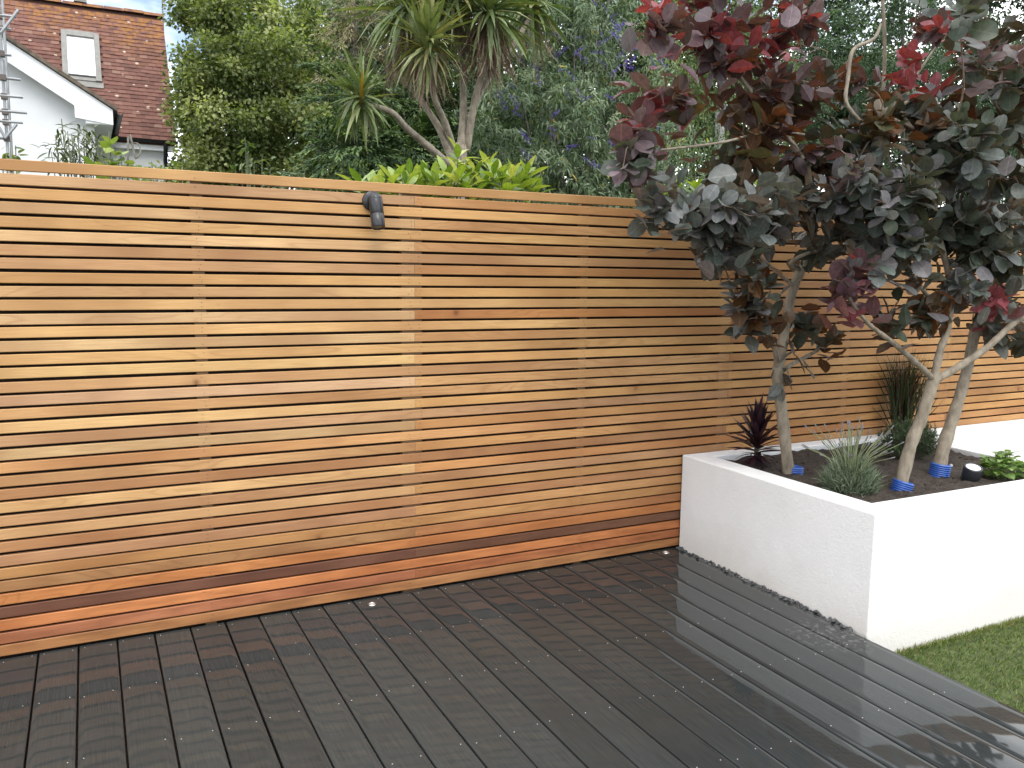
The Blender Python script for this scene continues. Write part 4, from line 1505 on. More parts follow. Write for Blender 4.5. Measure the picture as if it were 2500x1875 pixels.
# skylight
sky_o = MB()
fw = 0.11


def rbox(mbx, x0, x1, t0, t1, h0, h1):
    mbx.hexa([roof_pt(x0, t0, h0), roof_pt(x1, t0, h0), roof_pt(x1, t1, h0), roof_pt(x0, t1, h0),
              roof_pt(x0, t0, h1), roof_pt(x1, t0, h1), roof_pt(x1, t1, h1), roof_pt(x0, t1, h1)])


rbox(sky_o, skx0, skx0 + fw, sk_lo, sk_hi, 0.0, 0.085)
rbox(sky_o, skx1 - fw, skx1, sk_lo, sk_hi, 0.0, 0.085)
rbox(sky_o, skx0 + fw, skx1 - fw, sk_hi - 0.16, sk_hi, 0.0, 0.10)
rbox(sky_o, skx0 + fw, skx1 - fw, sk_lo, sk_lo + 0.12, 0.0, 0.06)
rbox(sky_o, skx0 - 0.03, skx1 + 0.03, sk_lo - 0.16, sk_lo, 0.0, 0.040)
win = sky_o.build('skylight', MAT['flash'], house)
m_ = MB()
rbox(m_, skx0 + fw, skx1 - fw, sk_lo + 0.12, sk_hi - 0.16, 0.030, 0.055)
mg, ntg, bgp, og = new_mat('glass_painted_sky_glare')
bgp.inputs['Base Color'].default_value = (0.85, 0.86, 0.87, 1)  # white base colour paints in the bright sky the glass would mirror
bgp.inputs['Roughness'].default_value = 0.05
bgp.inputs['Coat Weight'].default_value = 1.0
m_.build('pane', mg, win)
m_ = MB()
rbox(m_, skx0 + fw + 0.002, skx1 - fw - 0.002, sk_lo + 0.10, sk_lo + 0.135, 0.062, 0.080)
m_.build('glazing_bar', MAT['gutter'], win)
# main wall, fascia, gutter, downpipe
mb = MB()
mb.box((XL, YE + 0.04, -0.2), (XR - 0.22, 2 * YR - YE - 0.4, ZE - 0.02))
wall_o = mb.build('wall', MAT['hrender'], house)
mb = MB()
V = [(XR - 0.22, YE + 0.6, ZE - 0.02), (XR - 0.22, 2 * YR - YE - 0.4, ZE - 0.02), (XR - 0.22, YR, ZR - 0.3)]
V += [(x - 0.25, y, z) for x, y, z in V]
mb.add(V, [(0, 1, 2), (5, 4, 3), (1, 0, 3, 4), (2, 1, 4, 5), (0, 2, 5, 3)])
mb.build('end_gable', MAT['hrender'], house)
mb = MB()
mb.box((XL, YE - 0.10, ZE - 0.34), (XR + 0.0, YE - 0.07, ZE - 0.13))
mb.build('fascia', MAT['hwhite'], house)
mb = MB()
mb.box((XL, YE - 0.068, ZE - 0.34), (XR - 0.0, YE + 0.10, ZE - 0.31))
mb.build('soffit', MAT['hwhite'], house)


def gutter(name, a, b):
    mb = MB()
    a, b = Vector(a), Vector(b)
    d = (b - a).normalized()
    s = Vector((0, 0, 1)).cross(d).normalized()
    V = []
    for p in (a, b):
        for k in range(7):
            an = math.pi * k / 6
            V.append(p + s * math.cos(an) * 0.06 + Vector((0, 0, -math.sin(an) * 0.06)))
        for k in range(6, -1, -1):
            an = math.pi * k / 6
            V.append(p + s * math.cos(an) * 0.052 + Vector((0, 0, -math.sin(an) * 0.052)))
    n = 14
    mb.add(V, [(i, (i + 1) % n, n + (i + 1) % n, n + i) for i in range(n)] + [tuple(range(n))[::-1], tuple(range(n, 2 * n))])
    return mb.build(name, MAT['gutter'], house)


gutter('gutter', (eL[0] - 0.2, YE - 0.165, ZE - 0.13), (XR + 0.06, YE - 0.165, ZE - 0.13))
mb = MB()
dpx = at(402, 345, YE)[0]
mb.tube([(dpx, YE - 0.165, ZE - 0.17), (dpx, YE - 0.15, ZE - 0.36), (dpx, YE - 0.02, ZE - 0.52), (dpx, YE - 0.02, -0.2)], 0.045, 10)
mb.build('downpipe', MAT['gutter'], house)
# front gable wing
YG = 13.7
tip = at(275, 268, YG)            # lower right end of the bargeboard's top edge
topL = at(0, 88, YG)
gs = (topL[2] - tip[2]) / (tip[0] - topL[0])
apex_x = tip[0] - 4.2
apex = (apex_x, tip[2] + gs * 4.2)
wx = at(160, 275, YG + 0.35)[0]
wallx = at(231, 330, YG + 0.30)[0]
mb = MB()
YW = YG + 0.30
zt = lambda xx: tip[2] - 0.28 + gs * (tip[0] - xx)
V = [(wallx, YW, -0.2), (wallx, YW, zt(wallx)), (apex_x, YW, zt(apex_x)), (2 * apex_x - wallx, YW, zt(wallx)), (2 * apex_x - wallx, YW, -0.2)]
V2 = [(x, YE + 0.5, z) for x, y, z in V]
mb.add(V + V2, [(4, 3, 2, 1, 0), (5, 6, 7, 8, 9), (0, 1, 6, 5), (1, 2, 7, 6), (2, 3, 8, 7), (3, 4, 9, 8)])
mb.build('gable_wall', MAT['hrender'], house)
for sgn in (1, -1):
    e_x = tip[0] if sgn > 0 else 2 * apex_x - tip[0]
    # bargeboard
    mb = MB()
    bw = 0.33
    bx0 = e_x
    V = []
    for y in (YG, YG + 0.03):
        V += [(bx0, y, tip[2]), (apex_x, y, apex[1]), (apex_x, y, apex[1] - bw), (bx0 - sgn * 0.62, y, tip[2] + gs * 0.62 - bw - 0.04), (bx0 - sgn * 0.62, y, tip[2] - bw + 0.14), (bx0, y, tip[2] - bw + 0.06)]
    mb.add(V, [(5, 4, 3, 2, 1, 0) if sgn > 0 else (0, 1, 2, 3, 4, 5), (6, 7, 8, 9, 10, 11)] + [(i, (i + 1) % 6, 6 + (i + 1) % 6, 6 + i) for i in range(6)])
    mb.build('bargeboard', MAT['hwhite'], house)
    # boxed eave behind the board
    mb = MB()
    mb.box((min(bx0, bx0 - sgn * 0.45), YG + 0.031, tip[2] - 0.27), (max(bx0, bx0 - sgn * 0.45), YE - 0.2, tip[2] - 0.17))
    mb.build('eave_box', MAT['hwhite'], house)
    # wing roof: slab plus rows of tile edges on the verge
    mb = MB()
    a0 = np.array([e_x + sgn * 0.08, YG - 0.06, tip[2] + 0.02 - gs * 0.08])
    a1 = np.array([apex_x, YG - 0.06, apex[1] + 0.02])
    P = [a0, a1, a1 + np.array([0, YE + 3 - YG, 0]), a0 + np.array([0, YE + 0.1 - YG, 0])]
    Pd = [p + np.array([0, 0, 0.07]) for p in P]
    mb.add(P + Pd, [(0, 1, 2, 3), (7, 6, 5, 4), (0, 4, 5, 1), (1, 5, 6, 2), (2, 6, 7, 3), (3, 7, 4, 0)])
    mb.build('wing_roof', simple('mossy_tile_edge', (0.12, 0.095, 0.07), 0.9, noise=0.5, scale=8), house)
gutter('gutter', (tip[0] + 0.12, YG - 0.02, tip[2] - 0.03), (tip[0] + 0.12, YE - 0.1, tip[2] - 0.05))
mb = MB()
a_ = at(180, 10, YR)
b_ = at(212, 14, YR)
mb.box((a_[0], YR - 0.12, ZR + 0.03), (b_[0], YR + 0.12, ZR + 0.13))
mb.build('ridge_vent', MAT['flash'], house)
mb = MB()
p_ = at(397, 60, YR)
mb.tube([(XR + 0.05, YR + 0.1, ZR - 0.5), (XR + 0.05, YR + 0.1, ZR + 2.2)], 0.018, 6)
mb.tube([(XR - 0.6, YR + 0.1, ZR + 1.6), (XR + 0.7, YR + 0.1, ZR + 1.6)], 0.008, 5)
mb.build('aerial_mast', MAT['flash'], house)

# scaffold at the left
YS = 12.6
sc = thing('scaffold', 'grey steel scaffold tubes in front of the white house gable', 'scaffold', (at(8, 380, YS)[0], YS, -0.2))
MAT['galv'] = simple('galvanised_tube', (0.30, 0.31, 0.32), 0.5, 0.5, noise=0.2, scale=6)


def tb(a, b, r_=0.024):
    mb = MB()
    mb.tube([a, b], r_, 9)
    mb.build('tube', MAT['galv'], sc)


sx0 = at(8, 200, YS)[0]
tb((sx0, YS, -0.2), (sx0, YS, 9.0))
tb((sx0 - 2.1, YS, -0.2), (sx0 - 2.1, YS, 9.0))
tb((sx0, YS + 0.9, -0.2), (sx0, YS + 0.9, 9.0))
for (px, py) in ((39, 43), (28, 73), (27, 133), (49, 193), (56, 239), (66, 277), (56, 301), (20, 338)):
    e = at(px, py, YS - 0.05)
    yo = R.choice((-0.05, 0.05))
    tb((e[0] - 2.6, YS + yo, e[2]), (e[0], YS + yo, e[2] + 0.01))
    mb = MB()
    mb.box((sx0 - 0.045, YS - 0.07, e[2] - 0.04), (sx0 + 0.045, YS + 0.07, e[2] + 0.045))
    mb.build('coupler', simple('rusty_coupler', (0.10, 0.08, 0.07), 0.7), sc)
for (p, q) in (((45, 24), (2, 80)), ((41, 303), (12, 338)), ((-20, 280), (12, 335))):
    tb(at(p[0], p[1], YS - 0.1), at(q[0], q[1], YS - 0.1))

# ------------------------------------------------------------------ foliage machinery
def clump_cloud(centers, radii, per, flat=0.8):
    """leaf positions in many small clumps. centers (m,3), radii (m,)"""
    m = len(centers)
    idx = np.repeat(np.arange(m), per)
    v = rnd_dirs(len(idx)) * (N.rand(len(idx)) ** 0.45)[:, None]
    v[:, 2] *= flat
    return centers[idx] + v * radii[idx][:, None], v, idx


def blob_clumps(blobs, dens=1.0, shell=0.55):
    """blobs: (centre, rx, ry, rz, n). clump centres lie mostly near the blob's skin"""
    out = []
    for (c, rx, ry, rz, n) in blobs:
        n = int(n * dens)
        v = rnd_dirs(n) * (shell + (1 - shell) * N.rand(n) ** 0.6)[:, None]
        out.append(np.asarray(c) + v * np.array([rx, ry, rz]))
    return np.concatenate(out)


def broadleaf(name, label, cat, base, blobs, crad, per, stops, size, wd, trunkmat, limbs, group=None, shape='diamond', trans=0.35, tint=(1.1, 1.25, 0.45), droop=0.3, uplook=0.5, rough=0.5):
    t = thing(name, label, cat, base, group)
    cen = blob_clumps(blobs)
    rr = N.uniform(0.6, 1.25, len(cen)) * crad
    pos, off, idx = clump_cloud(cen, rr, per)
    n = len(pos)
    d = off + N.normal(0, 0.5, (n, 3)) + np.array([0, 0, -droop])
    nr = off * 0.6 + np.array([0, -0.15, uplook]) + N.normal(0, 0.45, (n, 3))
    tone = N.normal(0, 0.22, len(cen))[idx]
    var = np.clip(0.42 + tone + N.normal(0, 0.16, n) + off[:, 2] * 0.14, 0, 1)
    me = leaves_mesh(name + '_crown', pos, d, nr, N.uniform(size * 0.7, size * 1.3, n), N.uniform(wd * 0.7, wd * 1.3, n), var, shape)
    link('crown', me, leaf_mat(name + '_leaf', stops, rough, trans, tint), t, kind='stuff')
    mb = MB()
    for P, r_ in limbs:
        Q = spline(P, 4)
        mb.tube(Q, lerp_list(r_, len(Q)), 8, False)
    mb.build('trunk', trunkmat, t)
    return t


def B(px, py, Y, rpx, rpy, rY, n):
    c = at(px, py, Y)
    dp = depth(c)
    return (c, rpx / FPX * dp, rY, rpy / FPX * dp, n)


def limb_to(base, blobs, r0, Yb):
    """trunk from base with limbs into each blob"""
    b = np.array(base, float)
    cs = [np.asarray(q[0]) for q in blobs]
    mid = np.mean(cs, 0)
    fork = b * 0.45 + np.array([b[0] * 0.4 + mid[0] * 0.6, b[1] * 0.4 + mid[1] * 0.6, mid[2]]) * 0.55
    fork[2] = b[2] + (mid[2] - b[2]) * 0.5
    out = [([b, b * 0.5 + fork * 0.5, fork], [r0, r0 * 0.8, r0 * 0.65])]
    for c in cs:
        out.append(([fork, fork * 0.5 + c * 0.5 + np.array([0, 0, 0.15]), c], [r0 * 0.45, r0 * 0.28, r0 * 0.1]))
    return out


# big lime tree behind
bl = [B(505, 45, 15, 60, 60, 1.0, 26), B(600, 60, 15, 110, 80, 1.5, 46), B(540, 180, 14.2, 90, 70, 1.2, 40), B(660, 150, 14.2, 110, 80, 1.4, 46),
      B(740, 80, 15.5, 70, 80, 1.2, 26), B(478, 270, 14.5, 35, 80, 0.9, 20), B(560, 290, 14, 100, 70, 1.2, 40), B(690, 280, 14.2, 100, 80, 1.2, 40),
      B(500, 385, 14.3, 60, 50, 1.0, 24), B(620, 390, 14.2, 100, 50, 1.0, 30), B(750, 330, 14.8, 70, 100, 1.0, 26), B(590, -60, 15.5, 120, 60, 1.4, 26),
      B(560, 480, 14.6, 160, 60, 1.0, 26)]
lime_stops = [(0, (0.050, 0.078, 0.020)), (0.35, (0.145, 0.18, 0.060)), (0.65, (0.27, 0.30, 0.12)), (1, (0.42, 0.44, 0.22))]
base = (at(600, 430, 15)[0], 15.2, -0.2)
broadleaf('lime_tree', 'tall broad green tree standing right of the tiled house', 'tree', base, bl, 0.40, 170, lime_stops, 0.085, 0.066,
          MAT['darkbark'], limb_to(base, bl, 0.24, 15), None, 'diamond', 0.5)
# darker trees further back
bl = [B(830, 40, 18, 80, 70, 1.5, 34), B(790, 150, 18, 60, 70, 1.2, 24), B(900, 130, 18.5, 80, 90, 1.4, 34), B(860, 280, 18, 110, 90, 1.4, 40), B(820, 390, 18, 130, 60, 1.2, 30)]
base = (at(840, 430, 18)[0], 18.2, -0.2)
broadleaf('sycamore_tree', 'blue green tree far behind the palm, left of its heads', 'tree', base, bl, 0.45, 90,
          [(0, (0.024, 0.050, 0.022)), (0.5, (0.10, 0.15, 0.08)), (1, (0.26, 0.31, 0.19))], 0.11, 0.085, MAT['darkbark'], limb_to(base, bl, 0.25, 18))
bl = [B(1900, 120, 9.5, 110, 100, 0.8, 30), B(2080, 110, 9.0, 110, 90, 0.8, 36), B(2230, 90, 9.0, 110, 100, 0.8, 36), B(2200, 230, 8.8, 130, 80, 0.8, 40),
      B(2010, 260, 9.2, 110, 90, 0.8, 30), B(2380, 130, 9.5, 110, 120, 0.9, 34), B(2420, 320, 9.2, 120, 110, 0.8, 34), B(2250, 400, 9.0, 150, 90, 0.8, 34),
      B(2050, 420, 9.2, 140, 90, 0.8, 30), B(2570, 200, 9.5, 130, 200, 0.9, 30), B(2200, -60, 9.5, 300, 70, 0.8, 34), B(2500, 520, 9.0, 160, 90, 0.8, 26)]
base = (at(2240, 500, 9)[0], 9.3, -0.2)
broadleaf('rowan_tree', 'dark feathery leaved tree behind the smoke bushes', 'tree', base, bl, 0.28, 100,
          [(0, (0.014, 0.032, 0.014)), (0.5, (0.050, 0.095, 0.045)), (1, (0.13, 0.185, 0.10))], 0.075, 0.030, MAT['darkbark'], limb_to(base, bl, 0.16, 9), None, 'lance')
# far dark trees closing the view
for (px, n_, lab) in ((1010, 0, 'dark tree far behind the cypress and the palm'), (1350, 1, 'dark tree far behind the butterfly bush'), (1700, 2, 'dark tree far behind the birch'), (2050, 3, 'dark tree far behind the feathery leaved tree'),
                      (2420, 4, 'dark tree in the far right background behind the smoke bushes')):
    bl = [B(px, 60, 21, 230, 130, 1.6, 90), B(px - 60, 250, 21, 210, 120, 1.6, 90), B(px + 90, 260, 21, 210, 130, 1.6, 90), B(px, 420, 20.5, 250, 110, 1.4, 80), B(px, -80, 21, 180, 90, 1.5, 24)]
    base = (at(px, 430, 21)[0], 21.3, -0.2)
    broadleaf('woodland_tree', lab, 'tree', base, bl, 0.70, 75, [(0, (0.012, 0.026, 0.010)), (0.6, (0.030, 0.052, 0.022)), (1, (0.075, 0.10, 0.05))], 0.17, 0.13,
              MAT['darkbark'], limb_to(base, bl, 0.25, 21), 'dark trees closing the far background')

# low hedge closing the view at fence height
hb = [(np.array([x, 19.5, 2.3]), 1.9, 0.8, 2.5, 84) for x in np.arange(2.6, 30, 2.2)]
broadleaf('hedge', 'long dark green hedge far behind the fence under the tall trees', 'hedge', (14.0, 19.6, -0.2), hb, 0.5, 60,
          [(0, (0.014, 0.028, 0.010)), (0.6, (0.040, 0.065, 0.024)), (1, (0.09, 0.12, 0.05))], 0.15, 0.12, MAT['darkbark'],
          [([np.array([x, 19.6, -0.2]), np.array([x + 0.1, 19.6, 1.0]), np.array([x, 19.6, 2.2])], [0.05, 0.04, 0.015]) for x in np.arange(2.6, 30, 2.2)])

# conifer hedge behind the palm
def conifer(name, label, base, sprays, stops, size, wd, group=None, trans=0.15):
    """sprays: list of blobs; drooping fans of thin needles"""
    t = thing(name, label, 'tree', base, group)
    P, D, NR, L_, W_, VA = [], [], [], [], [], []
    for (c, rx, ry, rz, n) in sprays:
        v = rnd_dirs(n) * (0.45 + 0.55 * N.rand(n) ** 0.6)[:, None]
        v[:, 1] = -np.abs(v[:, 1]) * 0.8 + 0.2 * v[:, 1]
        cc = np.asarray(c) + v * np.array([rx, ry, rz])
        for k in range(n):
            out_ = v[k] * np.array([1, 1, 0.35]) + N.normal(0, 0.25, 3)
            out_ /= np.linalg.norm(out_)
            pl = np.cross(out_, np.array([0, 0, 1.0]))
            pl /= np.linalg.norm(pl) + 1e-9
            upv = np.cross(pl, out_)
            m = 26
            u = N.uniform(-1, 1, m)
            w = N.rand(m)
            ln = size * N.uniform(3, 5)
            pts = cc[k] + out_ * (w * ln)[:, None] + pl * (u * ln * 0.32 * (1 - 0.5 * w))[:, None] + np.array([0, 0, -1.0]) * (w ** 2 * ln * 0.35)[:, None]
            dd = out_ + pl * (u * 0.8)[:, None] + np.array([0, 0, -0.25]) + N.normal(0, 0.18, (m, 3))
            P.append(pts)
            D.append(dd)
            NR.append(np.tile(upv + np.array([0, -0.3, 0.4]), (m, 1)) + N.normal(0, 0.3, (m, 3)))
            tone = N.normal(0, 0.15)
            VA.append(np.clip(0.30 + tone + 0.3 * w + N.normal(0, 0.1, m), 0, 1))
            L_.append(size * N.uniform(0.7, 1.3, m))
            W_.append(wd * N.uniform(0.7, 1.3, m))
    me = leaves_mesh(name + '_crown', np.concatenate(P), np.concatenate(D), np.concatenate(NR), np.concatenate(L_), np.concatenate(W_), np.concatenate(VA), 'lance')
    link('crown', me, leaf_mat(name + '_spray', stops, 0.6, trans), t, kind='stuff')
    top = max(float(c[2] + rz) for (c, rx, ry, rz, n) in sprays)
    mb = MB()
    mb.tube([base, (base[0], base[1], top * 0.92)], [0.12, 0.02], 8)
    mb.build('trunk', MAT['darkbark'], t)
    return t


sp = [B(1090, 320, 7.2, 90, 110, 0.4, 160), B(1010, 380, 7.0, 150, 100, 0.4, 180), B(1180, 300, 7.6, 110, 120, 0.4, 140), B(820, 260, 6.6, 60, 110, 0.6, 120), B(850, 390, 6.2, 90, 70, 0.6, 130), B(960, 400, 6.4, 100, 80, 0.6, 150), B(900, 300, 6.9, 90, 100, 0.5, 110),
      B(1060, 380, 6.7, 90, 90, 0.5, 110), B(1000, 270, 7.1, 100, 110, 0.5, 110), B(1170, 390, 7.0, 110, 90, 0.5, 100), B(1090, 200, 7.5, 130, 130, 0.5, 110),
      B(800, 470, 6.3, 100, 50, 0.5, 70)]
conifer('leyland_cypress', 'dense dark green cypress behind the palm trunks', (at(960, 450, 7)[0], 7.2, -0.2), sp,
        [(0, (0.012, 0.028, 0.009)), (0.45, (0.045, 0.090, 0.025)), (0.8, (0.13, 0.20, 0.055)), (1, (0.22, 0.30, 0.09))], 0.075, 0.024)
sp = [B(870, 60, 7.6, 65, 90, 0.5, 130), B(830, 150, 7.5, 45, 80, 0.4, 80), B(920, 140, 7.7, 60, 90, 0.4, 80), B(900, -20, 7.8, 70, 70, 0.5, 70)]
conifer('browned_conifer', 'brown half dead conifer beside the left palm heads', (at(880, 430, 7.9)[0], 8.1, -0.2), sp,
        [(0, (0.080, 0.068, 0.036)), (0.5, (0.19, 0.165, 0.085)), (1, (0.32, 0.285, 0.16))], 0.06, 0.012)

# ------------------------------------------------------------------ cabbage palm
palm_base = at(1112, 402, 3.6)
palm = thing('cabbage_palm', 'many stemmed cabbage palm with spiky heads and brown dead skirts above the fence', 'palm tree', (palm_base[0], palm_base[1], -0.2))
YP = 3.6
stem_px = [([(1112, 420), (1095, 401), (1046, 358), (993, 313), (960, 277), (925, 262), (893, 255)], [.062, .055, .050, .044, .040, .036, .032], [0, 0, -.1, -.2, -.3, -.35, -.4]),
           ([(1112, 420), (1103, 391), (1074, 317), (1038, 260), (1005, 216), (965, 175), (985, 70)], [.06, .055, .048, .042, .038, .036, .036], [0, 0, .0, .05, .1, .1, .1]),
           ([(1114, 420), (1107, 366), (1087, 301), (1062, 244), (1052, 183), (1046, 125)], [.06, .055, .048, .042, .038, .036], [0, 0, -.1, -.2, -.25, -.3]),
           ([(1122, 420), (1125, 366), (1131, 285), (1131, 203), (1128, 122), (1108, 10)], [.065, .060, .055, .050, .046, .044], [.05, .05, .1, .15, .2, .2]),
           ([(1128, 420), (1139, 366), (1156, 260), (1170, 203), (1188, 150), (1192, 45)], [.062, .058, .052, .048, .045, .044], [.05, .05, .0, -.05, -.1, -.1]),
           ([(1156, 260), (1200, 180), (1260, 100), (1300, 30)], [.045, .040, .038, .036], [.05, .2, .3, .4])]
trunk_mb = []
for pts, r_, yo in stem_px:
    P = [at(x, y, YP + dy) for (x, y), dy in zip(pts, yo)]
    if pts[0][1] == 420:
        P = [np.array([P[0][0], P[0][1], -0.2])] + P
        r_ = [r_[0] * 1.2] + r_
    Q = spline(P, 5)
    mb = MB()
    mb.tube(Q, [q * 0.66 * (1 + R.uniform(-.05, .05)) for q in lerp_list(r_, len(Q))], 10)
    mb.build('trunk', MAT['palmbark'], palm)
MAT['palmleaf'] = leaf_mat('palm_leaf', None, 0.42, 0.25, (1.2, 1.25, 0.4), True, 0.3, 0.45)
MAT['palmrest'] = leaf_mat('palm_leaf_mass', [(0, (0.06, 0.09, 0.03)), (0.5, (0.13, 0.17, 0.065)), (1, (0.27, 0.28, 0.14))], 0.45, 0.25)
MAT['palmdead'] = leaf_mat('palm_dead_leaf', [(0, (0.08, 0.050, 0.034)), (0.5, (0.17, 0.115, 0.080)), (1, (0.28, 0.21, 0.15))], 0.8, 0.2, (1.1, 0.9, 0.7))
PL = [strap('palm_leaf', 6, d, 0.080, (0.6, 0.85, 1.0, 0.95, 0.75, 0.45, 0.03)) for d in (0.03, 0.12, 0.28, 0.5)]
for me in PL:
    me.materials.append(MAT['palmleaf'])
heads = [(1001, 18, YP + .1, .66, 62, 'g'), (1046, 112, YP - .3, .48, 50, 'y'), (1192, 30, YP - .1, .62, 64, 'g'), (1107, -10, YP + .2, .60, 44, 'y'),
         (1302, 15, YP + .4, .55, 40, 'g'), (880, 245, YP - .42, .40, 36, 'g')]
rest_p, rest_d, rest_l, rest_v = [], [], [], []
dead_p, dead_d, dead_l = [], [], []
budget = 299
for hi, (px, py, Y, ln0, nl, tone) in enumerate(heads):
    c = at(px, py, Y)
    for k in range(nl):
        tt = (k + 0.5) / nl
        el = rad(85 - 135 * tt ** 1.1 + R.uniform(-10, 10))
        ln = ln0 * R.uniform(0.8, 1.15)
        az = k * 2.3999 + R.uniform(-.25, .25)
        v = PL[0] if tt < 0.25 else (PL[1] if tt < 0.5 else (PL[2] if tt < 0.75 else PL[3]))
        M = Matrix.Translation(Vector(c) + Vector((0, 0, R.uniform(-.06, .06)))) @ spoke(az, el, R.uniform(-.3, .3)) @ Matrix.Diagonal((ln, ln * R.uniform(.85, 1.15), ln, 1))
        if tone == 'y':
            col = R.choice([(0.16, 0.18, 0.065), (0.22, 0.22, 0.09), (0.27, 0.25, 0.11), (0.13, 0.16, 0.06)])
        else:
            col = R.choice([(0.085, 0.13, 0.045), (0.12, 0.17, 0.06), (0.17, 0.21, 0.085), (0.22, 0.24, 0.11)])
        if R.random() < 0.03:
            col = (0.35, 0.20, 0.03)
        link('leaf', v, None, palm, M, (*col, 1))
    ne_ = int(nl * 1.5)
    el_ = np.radians(85 - 150 * N.rand(ne_) ** 0.9)
    az_ = N.uniform(0, 6.283, ne_)
    rest_p.append(np.tile(c, (ne_, 1)) + N.normal(0, 0.03, (ne_, 3)))
    rest_d.append(np.stack([np.cos(az_) * np.cos(el_), np.sin(az_) * np.cos(el_), np.sin(el_)], 1))
    rest_l.append(ln0 * N.uniform(0.75, 1.1, ne_))
    rest_v.append(np.clip(N.normal(0.7 if tone == 'y' else 0.4, 0.2, ne_), 0, 1))
    # dead skirt hanging under the head
    nd_ = {0: 210, 1: 90, 2: 240, 3: 190, 4: 70, 5: 8}[hi]
    a = N.uniform(0, 6.283, nd_)
    rr_ = N.uniform(0.02, 0.17, nd_)
    zz = N.uniform(-0.40, 0.0, nd_) * ln0 / 0.6
    dead_p.append(np.stack([c[0] + np.cos(a) * rr_, c[1] + np.sin(a) * rr_, c[2] + zz], 1))
    dead_d.append(np.stack([np.cos(a) * 0.35, np.sin(a) * 0.35, -np.ones(nd_)], 1) + N.normal(0, 0.18, (nd_, 3)))
    dead_l.append(N.uniform(0.2, 0.42, nd_) * ln0 / 0.6)
rp_, rd_, rl_, rv_ = map(np.concatenate, (rest_p, rest_d, rest_l, rest_v))
me = leaves_mesh('palm_leaf_mass', rp_, rd_, np.tile([0, 0, 1.0], (len(rp_), 1)) + N.normal(0, 0.2, (len(rp_), 3)), rl_, N.uniform(0.03, 0.045, len(rp_)), rv_, 'lance', 0.12)
link('leaf_mass', me, MAT['palmrest'], palm, kind='stuff')
dp_, dd_, dl_ = np.concatenate(dead_p), np.concatenate(dead_d), np.concatenate(dead_l)
me = leaves_mesh('dead_leaf_skirt', dp_, dd_, rnd_dirs(len(dp_)), dl_, N.uniform(0.006, 0.016, len(dp_)), N.rand(len(dp_)), 'lance')
link('dead_leaf_skirt', me, MAT['palmdead'], palm, kind='stuff')

# ------------------------------------------------------------------ butterfly bush with purple spikes
bud = thing('butterfly_bush', 'tall arching bush with grey green leaves and purple flower spikes', 'shrub', (at(1450, 470, 5.2)[0], 5.3, -0.2))
bl = [B(1250, 130, 5.2, 90, 120, 0.5, 36), B(1400, 90, 5.2, 130, 120, 0.6, 60), B(1540, 130, 5.3, 120, 130, 0.6, 50), B(1240, 300, 4.9, 90, 100, 0.5, 44),
      B(1370, 280, 4.8, 120, 120, 0.6, 66), B(1500, 310, 4.9, 130, 120, 0.6, 64), B(1330, 430, 4.7, 150, 70, 0.5, 56), B(1530, 440, 4.8, 150, 70, 0.5, 52),
      B(1660, 380, 5.1, 110, 100, 0.5, 36), B(1430, -60, 5.4, 200, 80, 0.6, 40), B(1310, 40, 5.6, 110, 90, 0.4, 50), B(1480, 20, 5.7, 150, 90, 0.4, 50), B(1460, 540, 4.8, 260, 60, 0.5, 40)]
cen = blob_clumps(bl)
P, D, NR, VA = [], [], [], []
for c in cen:
    # each clump is one arching shoot hung with pairs of narrow leaves
    dirv = np.array([R.gauss(0, .5), R.gauss(-0.25, .4), R.uniform(-0.2, 0.9)])
    dirv /= np.linalg.norm(dirv)
    ln = R.uniform(0.25, 0.55)
    m = 44
    w = N.rand(m)
    pts = c + dirv * ((w - 0.5) * ln)[:, None] + np.array([0, 0, -1.0]) * (w ** 2 * ln * 0.3)[:, None] + N.normal(0, 0.035, (m, 3))
    P.append(pts)
    D.append(dirv * 0.3 + N.normal(0, 0.6, (m, 3)) + np.array([0, -0.1, -0.75]))
    NR.append(N.normal(0, 0.5, (m, 3)) + np.array([0, -0.5, 0.6]))
    VA.append(np.clip(R.gauss(0.42, 0.15) + N.normal(0, 0.15, m), 0, 0.93) + (N.rand(m) < 0.012) * 1.0)
P, D, NR, VA = map(np.concatenate, (P, D, NR, VA))
n = len(P)
me = leaves_mesh('butterfly_bush_leaves', P, D, NR, N.uniform(0.06, 0.13, n), N.uniform(0.014, 0.026, n), np.clip(VA, 0, 1), 'lance')
link('foliage', me, leaf_mat('butterfly_bush_leaf', [(0, (0.030, 0.058, 0.026)), (0.4, (0.10, 0.155, 0.075)), (0.7, (0.20, 0.255, 0.15)), (0.92, (0.34, 0.38, 0.27)), (0.97, (0.36, 0.30, 0.05)), (1.0, (0.38, 0.30, 0.05))], 0.55, 0.25), bud, kind='stuff')
mb = MB()
bb = np.array([bud.location[0], bud.location[1], -0.2])
for q in bl:
    for _ in range(3):
        c = np.asarray(q[0]) + np.array([R.uniform(-.3, .3), R.uniform(-.3, .3), R.uniform(-.2, .3)])
        Q = spline([bb + np.array([R.uniform(-.2, .2), R.uniform(-.2, .2), 0]), bb * 0.5 + c * 0.5 + np.array([0, 0.1, 0.4]), c], 5)
        mb.tube(Q, lerp_list([0.03, 0.006], len(Q)), 6, False)
mb.build('stem_cluster', MAT['greybark'], bud, kind='stuff')
MAT['budflower'] = simple('purple_floret', (0.078, 0.046, 0.26), 0.7, noise=0.5, scale=120)


